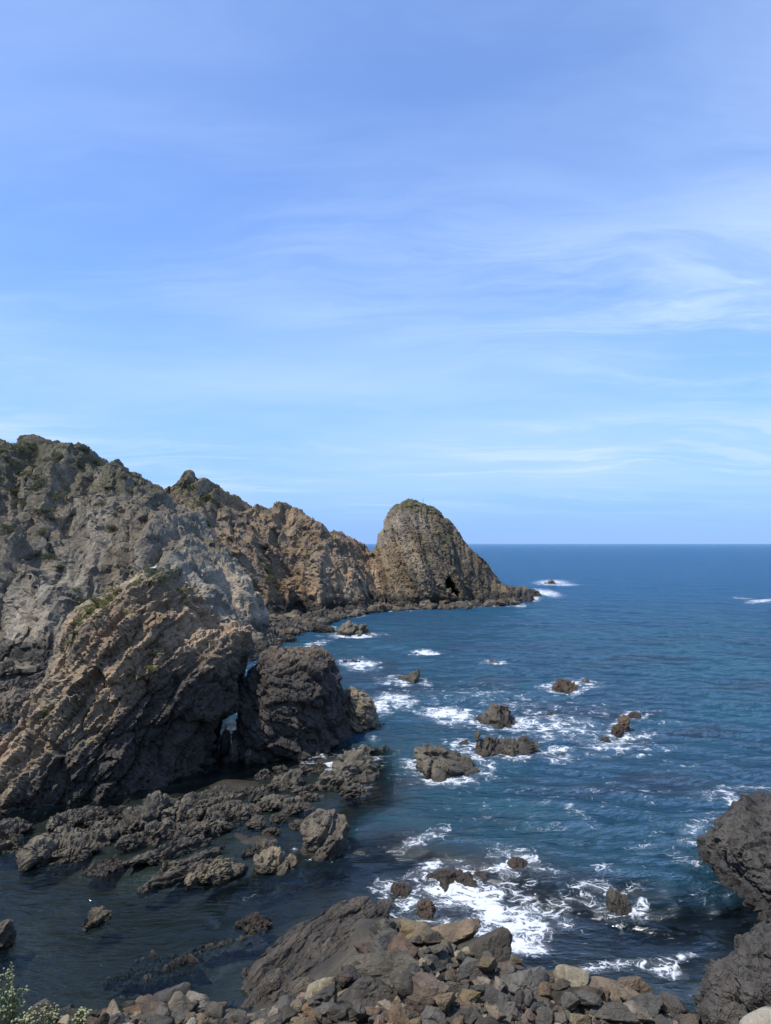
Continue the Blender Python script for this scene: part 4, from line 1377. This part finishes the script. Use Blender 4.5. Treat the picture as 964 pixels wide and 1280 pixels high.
# ------------------------------------------------------------------ plants
def leaf_cloud(rg, n, spread, size, hemi=True, up=0.0):
    """n small leaf faces spread through lumps"""
    k = max(3, n // 90)
    lc = rg.normal(size=(k, 3)) * np.array(spread) * 0.42
    lc[:, 2] = np.abs(lc[:, 2]) * 0.8
    lr = rg.uniform(.28, .55, k)
    which = rg.integers(k, size=n)
    d = rg.normal(size=(n, 3))
    d /= np.linalg.norm(d, axis=1, keepdims=True)
    if hemi:
        d[:, 2] = np.abs(d[:, 2]) * 1.0 - .15
    c = lc[which] + d * (lr[which] * rg.uniform(.7, 1.0, n) ** .5)[:, None] * np.array(spread)
    a = rg.normal(size=(n, 3))
    a[:, 2] += up
    a /= np.linalg.norm(a, axis=1, keepdims=True)
    b = np.cross(a, rg.normal(size=(n, 3)))
    b /= np.maximum(np.linalg.norm(b, axis=1, keepdims=True), 1e-6)
    s = size * rg.uniform(.6, 1.4, n)[:, None]
    V = np.stack([c - a * s, c + b * s * .45, c + a * s, c - b * s * .45], 1).reshape(-1, 3)
    V[:, 2] = np.maximum(V[:, 2], -.25 * spread[2])
    Fq = np.arange(4 * n).reshape(n, 4)
    return V, Fq


SHR = []
for k in range(5):
    rg = np.random.default_rng(60 + k)
    V, Fq = leaf_cloud(rg, 1500, (1, 1, .55), .07)
    SHR.append(make_mesh('shrub_foliage', V, Fq, M['shrub']))
GRS = []
for k in range(3):
    rg = np.random.default_rng(80 + k)
    V, Fq = leaf_cloud(rg, 900, (1, .8, .42), .10, up=1.6)
    GRS.append(make_mesh('grass_foliage', V, Fq, M['grass']))


def hit(which, px, py):
    d = Vector(ray(px, py)).normalized()
    p, n, _, dist = HIT[which].ray_cast(Vector((0, 0, H)), d)
    return p, n


def shrub(which, px, py, wpx, hk, mesh, label, group, name='shrub', cat='shrub'):
    p, n = hit(which, px, py)
    if p is None:
        return None
    wd = wpx * p.y / F / 2
    o = link(name, mesh, (p.x, p.y, p.z - .05), None, (0, 0, rng.uniform(0, 6.3)), (wd, wd, wd * hk))
    if n is not None and n.z > 0:
        q = Vector((0, 0, 1)).rotation_difference(n.lerp(Vector((0, 0, 1)), .45).normalized())
        e = q.to_euler()
        o.rotation_euler = e
    return tag(o, label, cat, group)


HS = [(20, 556, 34), (38, 552, 28), (105, 556, 26), (44, 580, 30), (48, 600, 34), (38, 590, 26), (60, 572, 22), (75, 565, 18), (120, 574, 22), (135, 606, 22), (30, 625, 32), (52, 635, 36), (18, 610, 26),
      (8, 655, 26), (155, 592, 20), (98, 575, 18), (142, 640, 18), (140, 655, 18), (70, 615, 26), (90, 640, 22), (115, 600, 16), (12, 570, 30), (165, 610, 16), (60, 690, 22), (75, 705, 24), (100, 745, 26),
      (95, 733, 20), (52, 660, 24), (22, 590, 22), (125, 625, 16), (108, 565, 16), (170, 600, 14), (5, 560, 22), (128, 566, 16), (65, 645, 20), (150, 630, 12)]
for i, (px, py, wpx) in enumerate(HS):
    if py < 570:
        lb, gp = 'low dark green shrub along the skyline of the tall headland', 'skyline shrubs of the tall headland'
    elif py < 642:
        lb, gp = 'low dark green shrub on the upper slope of the tall headland, below its skyline', 'upper slope shrubs of the tall headland'
    else:
        lb, gp = 'low dark green shrub in the clefts of the tall headland cliff face', 'cliff face shrubs of the tall headland'
    shrub('headland', px, py + 4, wpx * .85, .5, SHR[i % 5], lb, gp)
RS = [(200, 640, 24), (206, 652, 24), (212, 668, 22), (203, 625, 18), (240, 605, 16), (258, 616, 28), (268, 622, 22), (250, 625, 18), (220, 602, 16), (232, 604, 14), (258, 650, 22), (250, 645, 14), (332, 705, 22),
      (336, 718, 20), (328, 695, 16), (310, 650, 12), (368, 667, 10), (316, 655, 12), (345, 730, 12), (222, 690, 18), (215, 680, 20), (240, 665, 14), (400, 680, 12), (385, 690, 10), (420, 672, 12), (300, 640, 12)]
for i, (px, py, wpx) in enumerate(RS):
    if px < 226 and py > 615:
        lb, gp = 'green shrub in the gully between the headland and the brown ridge', 'shrubs in the gully'
    elif py < 628:
        lb, gp = 'green shrub on the crest of the brown cliff ridge', 'crest shrubs of the brown ridge'
    else:
        lb, gp = 'small green shrub on the face of the brown cliff ridge', 'face shrubs of the brown ridge'
    shrub('cliff_ridge', px, py + 4, wpx * .85, .5, SHR[(i + 2) % 5], lb, gp)
CG = [(190, 716, 30, 'shrub'), (202, 722, 18, 'shrub')]
for i, (px, py, wpx, kd) in enumerate(CG):
    shrub('crag', px, py, wpx, .55, SHR[i], ['dense green shrub crowning the tan crag', 'smaller green shrub just below the crown of the tan crag'][i], None)
GT = [(150, 737, 22), (140, 744, 24), (128, 752, 24), (118, 760, 24), (108, 769, 24), (100, 778, 20), (94, 788, 16), (134, 758, 18), (122, 768, 16), (160, 800, 12), (194, 800, 14), (192, 815, 16), (190, 832, 14), (160, 762, 12),
      (228, 735, 10), (170, 726, 14), (88, 800, 14), (52, 896, 14), (60, 885, 14), (200, 790, 10)]
for i, (px, py, wpx) in enumerate(GT):
    shrub('crag', px, py + 2, wpx * 1.35, .6, GRS[i % 3], 'tuft of dry olive grass growing on the tan crag', 'grass tufts on the tan crag', 'grass_tuft', 'grass tuft')
for i, (px, py, wpx) in enumerate([(510, 632, 14), (535, 640, 14), (548, 652, 14), (560, 668, 14), (572, 682, 12), (555, 675, 12), (520, 630, 12), (545, 665, 12)]):
    shrub('dome', px, py, wpx, .4, GRS[i % 3], 'tuft of olive grass on the top of the domed stack', 'grass tufts on the domed stack', 'grass_tuft', 'grass tuft')

# small marker post on the dome
p, n = hit('dome', 529, 634)
if p is not None:
    V, T = ico(2)
    post = bpy.data.objects.new('marker_post', None)
    COL.objects.link(post)
    post.location = (p.x, p.y, p.z - .3)
    mp_ = plain_material('post_wood', (0.06, 0.05, 0.04))
    a = np.linspace(0, 2 * math.pi, 9)[:-1]
    ring = np.stack([np.cos(a), np.sin(a), 0 * a], 1)
    V = np.concatenate([ring * (.05, .05, 0), ring * (.045, .045, 0) + (0, 0, 2.4)])
    Fq = np.array([[k, (k + 1) % 8, 8 + (k + 1) % 8, 8 + k] for k in range(8)])
    link('shaft', make_mesh('shaft', V, Fq, mp_), (0, 0, 0), post)
    V, T = ico(2)
    link('cap', make_mesh('cap', V * (.08, .08, .05), T, mp_), (0, 0, 2.4), post)
    tag(post, 'thin dark marker post on top of the domed stack', 'post')

# leafy plants at the edge of the bank
def herb(px, py, Y, hgt, nst, label, seed, flowers):
    rg = np.random.default_rng(seed)
    b = at_depth(px, py, Y)
    b[2] = min(b[2], 15)
    root = bpy.data.objects.new('leafy_plant', None)
    COL.objects.link(root)
    root.location = tuple(b)
    tag(root, label, 'plant')
    SV, SF, so_ = [], [], 0
    LV, LF, lo_ = [], [], 0
    FV, FF, fo_ = [], [], 0
    for s in range(nst):
        az = rg.uniform(0, 6.3)
        lean = rg.uniform(.05, .5)
        hh_ = hgt * rg.uniform(.6, 1.05)
        pts = np.array([[math.cos(az) * lean * hh_ * tt ** 1.4, math.sin(az) * lean * hh_ * tt ** 1.4, hh_ * tt] for tt in np.linspace(0, 1, 9)])
        a = np.linspace(0, 2 * math.pi, 6)[:-1]
        ring = np.stack([np.cos(a), np.sin(a), 0 * a], 1)
        for k, q in enumerate(pts):
            SV.append(ring * .006 * (1.3 - k / 9) + q)
        for k in range(8):
            for j in range(5):
                SF.append([so_ + k * 5 + j, so_ + k * 5 + (j + 1) % 5, so_ + (k + 1) * 5 + (j + 1) % 5, so_ + (k + 1) * 5 + j])
        so_ += 45
        for q in range(34):
            tt = rg.uniform(.12, 1)
            c = np.array([np.interp(tt, np.linspace(0, 1, 9), pts[:, m_]) for m_ in range(3)])
            d = unit(rg.normal(size=3) + (0, 0, .7))
            sd_ = unit(np.cross(d, rg.normal(size=3)))
            up_ = np.cross(sd_, d)
            ln = rg.uniform(.045, .085) * (1.15 - .5 * tt)
            LV += [c, c + d * ln * .5 + sd_ * ln * .17 + up_ * ln * .05, c + d * ln, c + d * ln * .5 - sd_ * ln * .17 + up_ * ln * .05]
            LF.append([lo_, lo_ + 1, lo_ + 2, lo_ + 3])
            lo_ += 4
        if flowers:
            v, tf = ico(1)
            for q in range(10):
                c = pts[-1] + rg.normal(size=3) * .022
                FV.append(v * rg.uniform(.008, .014) + c)
                FF.append(tf + fo_)
                fo_ += len(v)
    link('stem', make_mesh('stem', np.concatenate(SV), np.array(SF), M['stem']), (0, 0, 0), root)
    link('foliage', make_mesh('foliage', np.array(LV), np.array(LF), M['herb']), (0, 0, 0), root)
    if flowers:
        tag(link('flower_heads', make_mesh('flower_heads', np.concatenate(FV), np.concatenate(FF), M['flower']), (0, 0, 0), root), kind='stuff')
    return root


herb(14, 1300, 7.0, .62, 12, 'tall leafy grey green plant on the edge of the bank', 1, False)
herb(2, 1310, 6.6, .55, 8, 'bushy leafy plant crowded behind the tall one', 2, True)
herb(62, 1296, 7.2, .26, 5, 'short plant with pale yellow green flower heads beside the tall leafy one', 3, True)
herb(100, 1298, 7.2, .25, 6, 'low plant with pale flower heads below the reddish flat boulder', 4, True)
herb(32, 1304, 6.9, .32, 7, 'short leafy plant between the tall one and the flowering ones', 5, True)

# gull resting on the crag
p, n = hit('crag', 193, 716)
g = bpy.data.objects.new('gull', None)
COL.objects.link(g)
p, n = hit('crag', 192, 713)
if p is None:
    p, n = hit('crag', 192, 720)
g.location = (p.x, p.y, p.z)
tag(g, 'white gull resting on the crest of the tan crag', 'gull')
mw_, mgy, mye = plain_material('gull_white', (.75, .75, .74)), plain_material('gull_grey', (.35, .36, .38)), plain_material('gull_bill', (.55, .36, .06))
V, T = ico(3)
B_ = V * (.21, .085, .085)
B_[:, 2] += np.clip(B_[:, 0], 0, 1) * .35 + .15
B_[:, 1] *= 1 - np.clip(-B_[:, 0] / .21, 0, 1) * .55
hd = V * (.05, .042, .045) + (.20, 0, .285)
link('body', make_mesh('body', np.concatenate([B_, hd]), np.concatenate([T, T + len(V)]), mw_, True), (0, 0, 0), g)
for s in (-1, 1):
    W_ = V * (.19, .018, .055) + (-.06, s * .075, .165)
    link('wing', make_mesh('wing', W_, T, mgy, True), (0, 0, 0), g)
    L_ = ico(1)[0] * (.007, .007, .06) + (.02, s * .03, .05)
    link('leg', make_mesh('leg', L_, ico(1)[1], mye), (0, 0, 0), g)
link('bill', make_mesh('bill', ico(1)[0] * (.03, .01, .012) + (.262, 0, .278), ico(1)[1], mye), (0, 0, 0), g)
print('TRIS', sum(sum(len(q.vertices) - 2 for q in me.polygons) if len(me.polygons) < 3000 else (len(me.loops) - 2 * len(me.polygons)) for me in bpy.data.meshes))
